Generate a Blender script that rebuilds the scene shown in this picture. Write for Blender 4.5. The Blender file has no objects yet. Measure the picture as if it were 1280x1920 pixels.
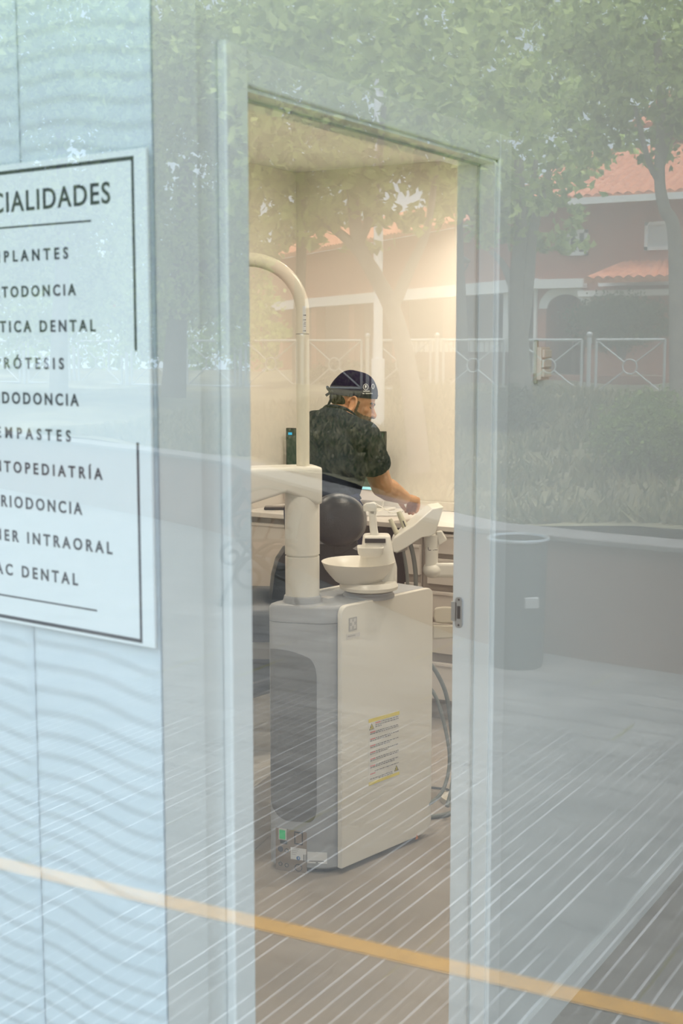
import bpy, bmesh, math, random
import numpy as np
from mathutils import Vector, Matrix

# ------------------------------------------------------------------ camera, sky, exposure
scene = bpy.context.scene
COL = scene.collection
random.seed(7)
F = 2500.0                                   # focal length in pixels of the 1280 x 1920 frame
YAW = math.radians(30.5); PITCH = math.atan(310 / 2500.0)
CAM = np.array([0.0, -0.9, 1.65])
FH = np.array([-math.sin(YAW), math.cos(YAW), 0.0]); RT = np.array([math.cos(YAW), math.sin(YAW), 0.0])
FW = FH * math.cos(PITCH) + np.array([0, 0, -math.sin(PITCH)]); UPV = np.cross(RT, FW)
cd = bpy.data.cameras.new('camera'); cam = bpy.data.objects.new('camera', cd); COL.objects.link(cam)
cd.sensor_fit = 'VERTICAL'; cd.sensor_height = 36.0; cd.lens = F / 1920 * 36.0
cd.clip_start = 0.05; cd.clip_end = 400
cam.location = CAM
cam.rotation_euler = (math.pi / 2 - PITCH, 0, YAW)
cd.dof.use_dof = True; cd.dof.focus_distance = 5.3; cd.dof.aperture_fstop = 8.0
scene.camera = cam
w = bpy.data.worlds.new('overcast_sky'); scene.world = w; w.use_nodes = True
bgn = w.node_tree.nodes['Background']
bgn.inputs[0].default_value = (0.74, 0.88, 1.0, 1); bgn.inputs[1].default_value = 2.55
sl = bpy.data.lights.new('veiled_sun', 'SUN'); sl.energy = 9.0; sl.angle = math.radians(50); sl.color = (1.0, 0.97, 0.92)
so_ = bpy.data.objects.new('veiled_sun', sl); COL.objects.link(so_); so_.location = (0, -10, 20); so_.rotation_euler = (math.radians(-12), math.radians(10), 0)
scene.view_settings.view_transform = 'Standard'; scene.view_settings.look = 'None'
scene.view_settings.exposure = 0.0; scene.view_settings.gamma = 1.0; scene.view_settings.use_curve_mapping = False
cy = scene.cycles
cy.use_denoising = True
cy.max_bounces = 8; cy.diffuse_bounces = 4; cy.glossy_bounces = 3; cy.transmission_bounces = 4; cy.transparent_max_bounces = 8
cy.caustics_reflective = False; cy.caustics_refractive = False
cy.sample_clamp_indirect = 6.0
GLASS_R = 0.07


def area_light(name, loc, size, power, color, rot=(0, 0, 0), spread=math.pi):
    l = bpy.data.lights.new(name, 'AREA'); l.shape = 'DISK'; l.size = size; l.energy = power; l.color = color; l.spread = spread
    o = bpy.data.objects.new(name, l); COL.objects.link(o); o.location = loc; o.rotation_euler = rot
    return o


WARM = (1.0, 0.865, 0.70)
HALLC = (1.0, 0.93, 0.84); HALL_W = 6.0
HALL_FILL_LAMPS = [(0.4, 1.3), (0.4, 3.2), (0.4, 5.2)]
ROOM_LAMPS = [(-2.645, 3.924, 9.0, 3.1), (-3.0, 3.0, 9.0, 3.1), (-1.55, 3.3, 12.0, 3.1), (-1.9, 1.7, 11.0, 3.1), (-2.45, 4.42, 6.0, 2.0)]


# ------------------------------------------------------------------ picture <-> place
def ray(px, py): return FW + RT * (px - 640) / F + UPV * (960 - py) / F
def Zp(px, py, Z): d = ray(px, py); return CAM + d * Z / np.dot(d, FH)
def onz(px, py, h): d = ray(px, py); return CAM + d * (h - CAM[2]) / d[2]
def onx(px, py, x): d = ray(px, py); return CAM + d * (x - CAM[0]) / d[0]
def ony(px, py, y): d = ray(px, py); return CAM + d * (y - CAM[1]) / d[1]
def onplane(px, py, p, n): d = ray(px, py); return CAM + d * np.dot(np.array(p) - CAM, n) / np.dot(d, n)
def dep(p): return float(np.dot(np.array(p) - CAM, FH))
def img(p):
    v = np.array(p) - CAM; z = v @ FW
    return 640 + F * (v @ RT) / z, 960 - F * (v @ UPV) / z


# ------------------------------------------------------------------ materials
MATS = {}
def mat(name, col, rough=0.5, metal=0.0, spec=0.5, noise=0.0, nscale=8.0, bump=0.0, bscale=60.0, emit=None, estr=0.0, trans=0.0, coat=0.0):
    if name in MATS: return MATS[name]
    m = bpy.data.materials.new(name); m.use_nodes = True; nt = m.node_tree; b = nt.nodes['Principled BSDF']
    b.inputs['Base Color'].default_value = (*col, 1); b.inputs['Roughness'].default_value = rough; b.inputs['Metallic'].default_value = metal
    b.inputs['Specular IOR Level'].default_value = spec
    if coat: b.inputs['Coat Weight'].default_value = coat; b.inputs['Coat Roughness'].default_value = 0.1
    if trans: b.inputs['Transmission Weight'].default_value = trans
    if emit: b.inputs['Emission Color'].default_value = (*emit, 1); b.inputs['Emission Strength'].default_value = estr
    if noise or bump:
        tc = nt.nodes.new('ShaderNodeTexCoord')
    if noise:
        n = nt.nodes.new('ShaderNodeTexNoise'); n.inputs['Scale'].default_value = nscale; n.inputs['Detail'].default_value = 5
        r = nt.nodes.new('ShaderNodeMapRange'); r.inputs[1].default_value = 0.3; r.inputs[2].default_value = 0.7
        r.inputs[3].default_value = 1 - noise; r.inputs[4].default_value = 1 + noise
        mx = nt.nodes.new('ShaderNodeVectorMath'); mx.operation = 'SCALE'; mx.inputs[0].default_value = col
        nt.links.new(tc.outputs['Object'], n.inputs['Vector']); nt.links.new(n.outputs['Fac'], r.inputs[0])
        nt.links.new(r.outputs[0], mx.inputs['Scale']); nt.links.new(mx.outputs[0], b.inputs['Base Color'])
    if bump:
        n2 = nt.nodes.new('ShaderNodeTexNoise'); n2.inputs['Scale'].default_value = bscale; n2.inputs['Detail'].default_value = 3
        bp = nt.nodes.new('ShaderNodeBump'); bp.inputs['Strength'].default_value = bump; bp.inputs['Distance'].default_value = 0.01
        nt.links.new(tc.outputs['Object'], n2.inputs['Vector']); nt.links.new(n2.outputs['Fac'], bp.inputs['Height']); nt.links.new(bp.outputs[0], b.inputs['Normal'])
    MATS[name] = m
    return m


def leaf_mat(name, c0, c1, trans=0.35):
    m = bpy.data.materials.new(name); m.use_nodes = True; nt = m.node_tree; nt.nodes.remove(nt.nodes['Principled BSDF'])
    g = nt.nodes.new('ShaderNodeNewGeometry'); cr = nt.nodes.new('ShaderNodeValToRGB')
    cr.color_ramp.elements[0].color = (*c0, 1); cr.color_ramp.elements[1].color = (*c1, 1)
    d = nt.nodes.new('ShaderNodeBsdfDiffuse'); t = nt.nodes.new('ShaderNodeBsdfTranslucent'); mx = nt.nodes.new('ShaderNodeMixShader')
    mx.inputs[0].default_value = trans
    nt.links.new(g.outputs['Random Per Island'], cr.inputs[0])
    nt.links.new(cr.outputs[0], d.inputs[0]); nt.links.new(cr.outputs[0], t.inputs[0])
    nt.links.new(d.outputs[0], mx.inputs[1]); nt.links.new(t.outputs[0], mx.inputs[2]); nt.links.new(mx.outputs[0], nt.nodes['Material Output'].inputs[0])
    return m


def pane_mat():
    """clear window glass: lets light through and mirrors the street at a constant share"""
    m = bpy.data.materials.new('window_glass'); m.use_nodes = True; nt = m.node_tree; nt.nodes.remove(nt.nodes['Principled BSDF'])
    t = nt.nodes.new('ShaderNodeBsdfTransparent'); t.inputs[0].default_value = (0.97, 0.985, 0.98, 1)
    g = nt.nodes.new('ShaderNodeBsdfGlossy'); g.inputs['Roughness'].default_value = 0.0; g.inputs[0].default_value = (1, 1, 1, 1)
    mx = nt.nodes.new('ShaderNodeMixShader'); mx.inputs[0].default_value = GLASS_R
    nt.links.new(t.outputs[0], mx.inputs[1]); nt.links.new(g.outputs[0], mx.inputs[2]); nt.links.new(mx.outputs[0], nt.nodes['Material Output'].inputs[0])
    return m


def math_node(nt, op, a, b=None):
    n = nt.nodes.new('ShaderNodeMath'); n.operation = op
    for i, v in enumerate((a, b)):
        if v is None: continue
        if isinstance(v, (int, float)): n.inputs[i].default_value = v
        else: nt.links.new(v, n.inputs[i])
    return n.outputs[0]


def paving_mat():
    """grey ribbed street tiles: pale lines running from the shop to the kerb, twin fine lines across, a little moss and wear"""
    m = bpy.data.materials.new('ribbed_paving'); m.use_nodes = True; nt = m.node_tree; b = nt.nodes['Principled BSDF']; L = nt.links.new
    tc = nt.nodes.new('ShaderNodeTexCoord'); sp = nt.nodes.new('ShaderNodeSeparateXYZ'); L(tc.outputs['Object'], sp.inputs[0])
    X, Y = sp.outputs[0], sp.outputs[1]
    fx = math_node(nt, 'FRACT', math_node(nt, 'DIVIDE', X, 0.05))
    lx = math_node(nt, 'LESS_THAN', fx, 0.17)
    fy = math_node(nt, 'FRACT', math_node(nt, 'DIVIDE', Y, 0.20))
    ly = math_node(nt, 'LESS_THAN', fy, 0.05)
    fy2 = math_node(nt, 'FRACT', math_node(nt, 'ADD', math_node(nt, 'DIVIDE', Y, 0.20), -0.10))
    ly = math_node(nt, 'MAXIMUM', ly, math_node(nt, 'LESS_THAN', fy2, 0.05))
    n1 = nt.nodes.new('ShaderNodeTexNoise'); n1.inputs['Scale'].default_value = 3.2; n1.inputs['Detail'].default_value = 5; L(tc.outputs['Object'], n1.inputs['Vector'])
    mp = nt.nodes.new('ShaderNodeMapping'); mp.inputs['Scale'].default_value = (20, 1.3, 1); L(tc.outputs['Object'], mp.inputs[0])
    n2 = nt.nodes.new('ShaderNodeTexNoise'); n2.inputs['Scale'].default_value = 1.0; n2.inputs['Detail'].default_value = 3; L(mp.outputs[0], n2.inputs['Vector'])
    r2 = nt.nodes.new('ShaderNodeMapRange'); r2.inputs[1].default_value = 0.40; r2.inputs[2].default_value = 0.58; L(n2.outputs['Fac'], r2.inputs[0])
    near = nt.nodes.new('ShaderNodeMapRange'); near.inputs[1].default_value = -4.6; near.inputs[2].default_value = -2.6; near.inputs[3].default_value = 0.12; L(Y, near.inputs[0])   # the pale lines fade towards the low wall
    fine = nt.nodes.new('ShaderNodeTexNoise'); fine.inputs['Scale'].default_value = 160; L(tc.outputs['Object'], fine.inputs['Vector'])
    base = nt.nodes.new('ShaderNodeValToRGB'); base.color_ramp.elements[0].position = 0.3; base.color_ramp.elements[1].position = 0.7
    base.color_ramp.elements[0].color = (0.14, 0.14, 0.143, 1); base.color_ramp.elements[1].color = (0.235, 0.232, 0.23, 1); L(n1.outputs['Fac'], base.inputs[0])
    def mixc(fac, c1, c2):
        x = nt.nodes.new('ShaderNodeMix'); x.data_type = 'RGBA'
        L(fac, x.inputs[0])
        for i, c in ((6, c1), (7, c2)):
            if isinstance(c, tuple): x.inputs[i].default_value = (*c, 1)
            else: L(c, x.inputs[i])
        return x.outputs[2]
    c = mixc(math_node(nt, 'MULTIPLY', ly, 0.6), base.outputs[0], (0.07, 0.07, 0.075))
    c = mixc(math_node(nt, 'MULTIPLY', lx, math_node(nt, 'MULTIPLY', math_node(nt, 'MULTIPLY', r2.outputs[0], near.outputs[0]), 1.0)), c, (0.55, 0.56, 0.58))
    c = mixc(math_node(nt, 'MULTIPLY', math_node(nt, 'GREATER_THAN', fine.outputs['Fac'], 0.62), 0.18), c, (0.3, 0.3, 0.3))
    n3 = nt.nodes.new('ShaderNodeTexNoise'); n3.inputs['Scale'].default_value = 0.9; n3.inputs['Detail'].default_value = 6; L(mp.outputs[0], n3.inputs['Vector'])
    moss = math_node(nt, 'MULTIPLY', math_node(nt, 'GREATER_THAN', n3.outputs['Fac'], 0.62), math_node(nt, 'LESS_THAN', math_node(nt, 'FRACT', math_node(nt, 'DIVIDE', X, 0.20)), 0.12))
    c = mixc(math_node(nt, 'MULTIPLY', moss, 0.7), c, (0.14, 0.14, 0.05))
    L(c, b.inputs['Base Color']); b.inputs['Roughness'].default_value = 0.8
    return m


def tile_roof_mat():
    m = bpy.data.materials.new('terracotta_tiles'); m.use_nodes = True; nt = m.node_tree; b = nt.nodes['Principled BSDF']; L = nt.links.new
    tc = nt.nodes.new('ShaderNodeTexCoord'); n = nt.nodes.new('ShaderNodeTexNoise'); n.inputs['Scale'].default_value = 9; L(tc.outputs['Object'], n.inputs[0])
    r = nt.nodes.new('ShaderNodeValToRGB'); r.color_ramp.elements[0].color = (0.50, 0.17, 0.09, 1); r.color_ramp.elements[1].color = (0.86, 0.36, 0.20, 1)
    r.color_ramp.elements[0].position = 0.35; r.color_ramp.elements[1].position = 0.65
    L(n.outputs['Fac'], r.inputs[0]); L(r.outputs[0], b.inputs['Base Color']); b.inputs['Roughness'].default_value = 0.8
    return m


# ------------------------------------------------------------------ mesh building
class MB:
    def __init__(s): s.v = []; s.f = []
    def add(s, vs, fs):
        o = len(s.v); s.v += [tuple(map(float, p)) for p in vs]; s.f += [tuple(o + i for i in f) for f in fs]; return s
    def box(s, lo, hi, M=None):
        (x0, y0, z0), (x1, y1, z1) = lo, hi
        vs = [(x0, y0, z0), (x1, y0, z0), (x1, y1, z0), (x0, y1, z0), (x0, y0, z1), (x1, y0, z1), (x1, y1, z1), (x0, y1, z1)]
        if M is not None: vs = [M(*p) for p in vs]
        return s.add(vs, [(0, 3, 2, 1), (4, 5, 6, 7), (0, 1, 5, 4), (1, 2, 6, 5), (2, 3, 7, 6), (3, 0, 4, 7)])
    def rings(s, rings, cap0=True, cap1=True, closed=True):
        n = len(rings[0]); vs = [p for r in rings for p in r]; fs = []
        for i in range(len(rings) - 1):
            for j in range(n if closed else n - 1):
                k = (j + 1) % n
                fs.append((i * n + j, i * n + k, (i + 1) * n + k, (i + 1) * n + j))
        if cap0: fs.append(tuple(reversed(range(n))))
        if cap1: fs.append(tuple((len(rings) - 1) * n + j for j in range(n)))
        return s.add(vs, fs)
    def tube(s, path, r, n=12, caps=True):
        P = [np.array(p, float) for p in path]; R = r if isinstance(r, (list, tuple)) else [r] * len(P)
        t0 = P[1] - P[0]; t0 /= np.linalg.norm(t0)
        ref = np.array([0, 0, 1.0]) if abs(t0[2]) < 0.9 else np.array([1.0, 0, 0])
        u = np.cross(t0, ref); u /= np.linalg.norm(u); out = []
        for i, p in enumerate(P):
            t = (P[min(i + 1, len(P) - 1)] - P[max(i - 1, 0)]); t /= np.linalg.norm(t) + 1e-12
            u = u - t * np.dot(u, t); u /= np.linalg.norm(u) + 1e-12; v = np.cross(t, u)
            out.append([p + R[i] * (math.cos(a) * u + math.sin(a) * v) for a in [2 * math.pi * k / n for k in range(n)]])
        return s.rings(out, caps, caps)
    def lathe(s, c, prof, n=32, axis=None, sx=1.0, sy=1.0, cap=True):
        """prof: (radius, height) pairs along the axis"""
        c = np.array(c, float); ax = np.array([0, 0, 1.0]) if axis is None else np.array(axis, float) / np.linalg.norm(axis)
        ref = np.array([1.0, 0, 0]) if abs(ax[0]) < 0.9 else np.array([0, 1.0, 0])
        u = ref - ax * np.dot(ref, ax); u /= np.linalg.norm(u); v = np.cross(ax, u)
        return s.rings([[c + ax * h + r * (math.cos(a) * u * sx + math.sin(a) * v * sy) for a in [2 * math.pi * k / n for k in range(n)]] for r, h in prof], cap, cap)
    def prism(s, poly, off):
        off = np.array(off, float); P = [np.array(p, float) for p in poly]
        return s.rings([P, [p + off for p in P]])
    def ell(s, c, r, M=None, nu=20, nv=12):
        c = np.array(c, float); M = np.eye(3) if M is None else M; rings = []
        for i in range(1, nv):
            a = math.pi * i / nv
            rings.append([c + M @ np.array([r[0] * math.sin(a) * math.cos(t), r[1] * math.sin(a) * math.sin(t), -r[2] * math.cos(a)]) for t in [2 * math.pi * k / nu for k in range(nu)]])
        o = len(s.v); s.rings(rings, False, False)
        b = len(s.v); s.v += [tuple(c + M @ np.array([0, 0, -r[2]])), tuple(c + M @ np.array([0, 0, r[2]]))]
        L = o + (nv - 2) * nu
        for k in range(nu):
            s.f.append((b, o + (k + 1) % nu, o + k)); s.f.append((b + 1, L + k, L + (k + 1) % nu))
        return s
    def cap(s, p0, p1, r0, r1, n=14):
        p0 = np.array(p0, float); p1 = np.array(p1, float)
        s.ell(p0, (r0,) * 3, None, n, 8); s.ell(p1, (r1,) * 3, None, n, 8)
        if np.linalg.norm(p1 - p0) > 1e-4: s.tube([p0, p1], [r0, r1], n)
        return s


FLIP = False       # the street is laid out as one sees it in the pane, then built on its own side of the glass
def root_loc(o):
    while o.parent is not None: o = o.parent
    return np.array(o.location)


def link_mesh(name, me, m, parent):
    o = bpy.data.objects.new(name, me); COL.objects.link(o)
    if m is not None: me.materials.append(m)
    if parent is not None: o.parent = parent
    return o


def obj(name, mb, m, parent=None, smooth=35, bevel=0.0, seg=2, sub=0, weld=False):
    v = np.array(mb.v, float); f = mb.f
    if FLIP: v = v * np.array([1, -1, 1]); f = [tuple(reversed(q)) for q in f]
    L = root_loc(parent) if parent is not None else np.zeros(3)
    me = bpy.data.meshes.new(name); me.from_pydata((v - L).tolist(), [], f)
    bm = bmesh.new(); bm.from_mesh(me)
    if weld: bmesh.ops.remove_doubles(bm, verts=bm.verts, dist=1e-5)
    bmesh.ops.recalc_face_normals(bm, faces=bm.faces); bm.to_mesh(me); bm.free()
    if smooth:
        me.polygons.foreach_set('use_smooth', [True] * len(me.polygons))
        me.set_sharp_from_angle(angle=math.radians(smooth))
    o = link_mesh(name, me, m, parent)
    if bevel:
        b = o.modifiers.new('bevel', 'BEVEL'); b.width = bevel; b.segments = seg; b.limit_method = 'ANGLE'; b.angle_limit = math.radians(40)
    if sub:
        sm = o.modifiers.new('sub', 'SUBSURF'); sm.levels = sub; sm.render_levels = sub
    return o


def raw(name, verts, faces, m, parent=None):
    """large scattered meshes (leaves, grass)"""
    v = np.asarray(verts, float).copy()
    if FLIP: v[:, 1] *= -1
    if parent is not None: v = v - root_loc(parent)
    me = bpy.data.meshes.new(name); n = len(v); me.vertices.add(n); me.vertices.foreach_set('co', v.astype(np.float32).ravel())
    f = np.asarray(faces, np.int32); k = f.shape[1]
    me.loops.add(f.size); me.loops.foreach_set('vertex_index', f.ravel())
    me.polygons.add(len(f)); me.polygons.foreach_set('loop_start', np.arange(0, f.size, k, dtype=np.int32))
    me.update(calc_edges=True)
    return link_mesh(name, me, m, parent)


def tag(o, label, cat=None, group=None, kind=None):
    if label: o['label'] = label
    if cat: o['category'] = cat
    if group: o['group'] = group
    if kind: o['kind'] = kind
    return o


def thing(name, loc, label, cat, group=None):
    o = bpy.data.objects.new(name, None); COL.objects.link(o); l = list(map(float, loc))
    if FLIP: l[1] *= -1
    o.location = l; o.empty_display_size = 0.1
    return tag(o, label, cat, group)


def struct(name, mb, m, parent=None, label=None, **k):
    o = obj(name, mb, m, parent, **k)
    if parent is None: o['kind'] = 'structure'
    if label: o['label'] = label
    return o


def rounded(x0, x1, y0, y1, r, n=6):
    pts = []
    rs = r if isinstance(r, (list, tuple)) else [r] * 4
    for (cx, cy, a0, rr) in ((x1 - rs[0], y1 - rs[0], 0, rs[0]), (x0 + rs[1], y1 - rs[1], 90, rs[1]), (x0 + rs[2], y0 + rs[2], 180, rs[2]), (x1 - rs[3], y0 + rs[3], 270, rs[3])):
        for i in range(n + 1):
            a = math.radians(a0 + 90 * i / n); pts.append((cx + rr * math.cos(a), cy + rr * math.sin(a)))
    return pts


def smoothpath(pts, n=8):
    """Catmull-Rom through the points"""
    P = [np.array(p, float) for p in pts]; P = [2 * P[0] - P[1]] + P + [2 * P[-1] - P[-2]]; out = []
    for i in range(1, len(P) - 2):
        for k in range(n):
            t = k / n; a, b, c, d = P[i - 1], P[i], P[i + 1], P[i + 2]
            out.append(0.5 * (2 * b + (c - a) * t + (2 * a - 5 * b + 4 * c - d) * t * t + (3 * b - a - 3 * c + d) * t ** 3))
    out.append(P[-2]); return out


def text(name, body, m, parent, Mx, size, spacing=1.0, offset=0.0, extrude=0.0003, right=None, top=None):
    """lettering turned into a mesh; right: set the last glyph's right edge at this local x"""
    c = bpy.data.curves.new('probe', 'FONT'); c.body = body; c.size = size; c.space_character = spacing
    c.offset = offset; c.extrude = extrude; c.resolution_u = 4
    o = bpy.data.objects.new('probe', c); COL.objects.link(o); bpy.context.view_layer.update()
    me = bpy.data.meshes.new_from_object(o.evaluated_get(bpy.context.evaluated_depsgraph_get()))
    bpy.data.objects.remove(o); bpy.data.curves.remove(c)
    if right is not None:
        mxx = max(v.co.x for v in me.vertices)
        for v in me.vertices: v.co.x += right - mxx
    L = root_loc(parent) if parent is not None else np.zeros(3)
    me.transform(Mx)
    me.transform(Matrix.Translation([-float(q) for q in L])); me.name = name; me.materials.clear()
    return link_mesh(name, me, m, parent)


WHITE = mat('white_paint', (0.82, 0.82, 0.81), 0.55)
SHOPWALL = mat('shop_wall_paint', (0.73, 0.73, 0.715), 0.6)
ROOMWALL = mat('room_wall_paint', (0.78, 0.74, 0.68), 0.7)
LACQ = mat('white_lacquer', (0.80, 0.80, 0.79), 0.3)
PLASTIC = mat('white_plastic', (0.80, 0.78, 0.72), 0.32)
CREAM = mat('cream_plastic', (0.76, 0.71, 0.60), 0.35)
GREYP = mat('grey_plastic', (0.36, 0.38, 0.41), 0.4)
GREYD = mat('dark_grey_recess', (0.15, 0.155, 0.16), 0.35)
BLACK = mat('black_plastic', (0.012, 0.013, 0.016), 0.35)
INK = mat('black_vinyl', (0.015, 0.02, 0.035), 0.5)
LEATHER = mat('charcoal_leatherette', (0.030, 0.038, 0.050), 0.36, bump=0.08, bscale=220)
STEEL = mat('satin_steel', (0.48, 0.52, 0.56), 0.35, 0.8)
DARKM = mat('dark_metal', (0.03, 0.035, 0.04), 0.5)


# ------------------------------------------------------------------ the shop shell
XW = -1.14; XI = -1.222                    # hall face and room face of the wall with the door
OY0, OY1, OH = 0.745, 1.648, 2.020         # door opening
SC = np.array([XW, 0.527, 0.0]); SD = np.array([-math.sin(math.radians(84.1)), math.cos(math.radians(84.1)), 0.0]); SN = np.array([-SD[1], SD[0], 0.0])
YB = 4.77; XL = float(ony(556, 600, YB)[0])
RC = 2.50; HC = 3.0


def S(t, d, z): return SC + SD * t + SN * d + np.array([0, 0, z])      # along, out of, up the sign wall
def on_sign(px, py, d=0.0):
    p = onplane(px, py, SC + SN * d, SN); return float(np.dot(p - SC, SD)), float(p[2])


# floor, ceilings, walls
FLOORM = mat('beige_vinyl_floor', (0.36, 0.32, 0.28), 0.4, noise=0.06, nscale=5)
struct('floor', MB().box((-6, 0.05, -0.1), (4, 8, 0.0)), FLOORM, smooth=0)
m = MB(); m.box((-6, 0.0, HC), (4, 8, HC + 0.2)); m.box((-6, 1.0, RC), (XI, 6, RC + 0.1))
struct('ceiling', m, WHITE, smooth=0)
m = MB(); m.box((XI, 0.565, 0), (XW, OY0 - 0.01, HC)); m.box((XI, OY1 + 0.01, 0), (XW, 8, HC)); m.box((XI, OY0 - 0.01, OH + 0.01), (XW, OY1 + 0.01, HC))
struct('wall_side', m, SHOPWALL, smooth=0)
m = MB(); m.box((0, -0.10, 0), (3.4, -0.014, HC), S)
struct('wall_front', m, SHOPWALL, smooth=0)
struct('wall_back', MB().box((-5, YB, 0), (XI, YB + 0.12, RC + 0.1)), ROOMWALL, smooth=0)
struct('wall_left', MB().box((XL - 0.12, 0.9, 0), (XL, YB + 0.1, RC + 0.1)), ROOMWALL, smooth=0)
struct('wall_right', MB().box((3.2, 0.0, 0), (3.3, 8, HC)), SHOPWALL, smooth=0)
struct('wall_rear', MB().box((XW, 6.6, 0), (4, 6.75, HC)), SHOPWALL, smooth=0)
m = MB(); m.box((-9, -0.05, 3.0), (6, 0.18, 6.5)); m.box((-9, -0.05, -0.1), (-3.9, 0.18, 3.0)); m.box((3.6, -0.05, -0.1), (6, 0.18, 3.0))
struct('wall_facade', m, mat('facade_render', (0.55, 0.52, 0.48), 0.8, bump=0.2), smooth=0)

# shop window
wr = tag(bpy.data.objects.new('window_1', None), None, None, None, 'structure'); COL.objects.link(wr); wr.location = (0, 0, 0)
ALU = mat('white_aluminium', (0.7, 0.71, 0.72), 0.35, 0.2)
m = MB(); m.box((-3.9, -0.03, -0.02), (3.6, 0.05, 0.08)); m.box((-3.9, -0.03, 2.93), (3.6, 0.05, 3.0)); m.box((-3.9, -0.03, 0.08), (-3.83, 0.05, 2.93)); m.box((3.53, -0.03, 0.08), (3.6, 0.05, 2.93))
obj('window_frame', m, ALU, wr, smooth=0, bevel=0.004)
g = obj('glass_pane', MB().box((-3.83, -0.003, 0.08), (3.53, 0.003, 2.93)), pane_mat(), wr, smooth=0)

# door surround
dr = tag(bpy.data.objects.new('door_1', None), None, None, None, 'structure'); COL.objects.link(dr); dr.location = (XW, (OY0 + OY1) / 2, 0)
m = MB()
m.box((XI - 0.002, OY0 - 0.012, 0), (XW + 0.002, OY0, OH + 0.012)); m.box((XI - 0.002, OY1, 0), (XW + 0.002, OY1 + 0.012, OH + 0.012)); m.box((XI - 0.002, OY0 - 0.012, OH), (XW + 0.002, OY1 + 0.012, OH + 0.012))
obj('door_lining', m, LACQ, dr, smooth=0, bevel=0.0015)
cw, ct = 0.059, 0.017
m = MB()
m.box((XW, OY0 - cw, 0), (XW + ct, OY0 - 0.002, OH + cw)); m.box((XW, OY1 + 0.006, 0), (XW + ct * 0.6, OY1 + 0.006 + cw, OH + cw)); m.box((XW, OY0 - 0.002, OH + 0.006), (XW + ct * 0.6, OY1 + 0.006, OH + cw))
obj('door_casing', m, LACQ, dr, smooth=0, bevel=0.004, seg=3)
m = MB(); m.box((XI + 0.045, OY1 - 0.004, 0), (XI + 0.05, OY1 + 0.002, OH)); m.box((XI + 0.045, OY0, OH - 0.004), (XI + 0.05, OY1, OH + 0.002))
obj('door_seal', m, mat('grey_seal', (0.55, 0.55, 0.53), 0.7), dr, smooth=0)
# strike plate on the far jamb
def J(px, py): return ony(px, py, OY1 - 0.001)
sx = J(861, 1147)[0]; szc = J(861, 1147)[2]; zt = J(861, 1119)[2]; zb = J(861, 1177)[2]
x0 = J(853.5, 1147)[0]; x1 = J(867.5, 1147)[0]; xl = J(846, 1147)[0]
pl = [(px_, OY1 - 0.0005, pz_) for px_, pz_ in rounded(x0, x1, zb, zt, (x1 - x0) * 0.48)]
m = MB().prism(pl, (0, -0.003, 0)); m.box((xl, OY1 - 0.0035, J(861, 1165)[2]), (x0 + 0.004, OY1 - 0.0005, J(861, 1129)[2]))
sp = obj('strike_plate', m, STEEL, dr, bevel=0.0008); sp['label'] = 'steel strike plate on the far jamb'
hx0 = x0 + (x1 - x0) * 0.30; hx1 = x0 + (x1 - x0) * 0.72
obj('latch_slot', MB().box((hx0, OY1 - 0.0042, J(861, 1160)[2]), (hx1, OY1 - 0.003, J(861, 1136)[2])), DARKM, sp, smooth=0)
for zz in (zt - 0.006, zb + 0.006):
    obj('screw', MB().lathe(((x0 + x1) / 2, OY1 - 0.0035, zz), [(0.0025, 0), (0.0022, 0.0008)], 10, (0, -1, 0)), DARKM, sp)

# baseboard of the hall
struct('baseboard_side', MB().box((XW, 0.54, 0), (XW + 0.012, OY0 - cw - 0.005, 0.07)).box((XW, OY1 + cw + 0.01, 0), (XW + 0.012, 6.6, 0.07)), LACQ, smooth=0)

# wavy wall panels
ts = on_sign(62, 1500)[0]; PW = ts
def wave(t, z, k):
    ph = 1.3 * k
    lam = 0.034
    u = t / PW - math.floor(t / PW)
    zz = z - 0.017 * (0.5 - 0.5 * math.cos(math.pi * u)) + 0.0045 * math.sin(2 * math.pi * u + z * 7.0 + ph) + 0.004 * math.sin(z * 19 + k)
    f = (zz / lam) % 1.0
    return -0.0075 + 0.0029 * (f / 0.34 if f < 0.34 else 1 - (f - 0.34) / 0.66)
PANM = mat('white_relief_panel', (0.60, 0.655, 0.70), 0.5)
pw = struct('wall_cladding', MB().box((0.0, -0.016, 0.0), (PW * 3, -0.0135, HC), S), PANM, smooth=0)
for k in range(3):
    nt_, nz_ = 30, 900; vs = []
    for i in range(nz_ + 1):
        z = 0.02 + (2.9 - 0.02) * i / nz_
        for j in range(nt_ + 1):
            u = j / nt_; t = PW * k + 0.0006 + (PW - 0.0012) * u
            e = min(1.0, min(u, 1 - u) * 40)
            vs.append(S(t, -0.0135 + (wave(t, z, k) + 0.0135) * (0.25 + 0.75 * e), z))
    fs = [(i * (nt_ + 1) + j, i * (nt_ + 1) + j + 1, (i + 1) * (nt_ + 1) + j + 1, (i + 1) * (nt_ + 1) + j) for i in range(nz_) for j in range(nt_)]
    o = raw('relief_panel', vs, fs, PANM, pw); o.data.polygons.foreach_set('use_smooth', [True] * len(o.data.polygons)); o.data.set_sharp_from_angle(angle=math.radians(50))

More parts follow.
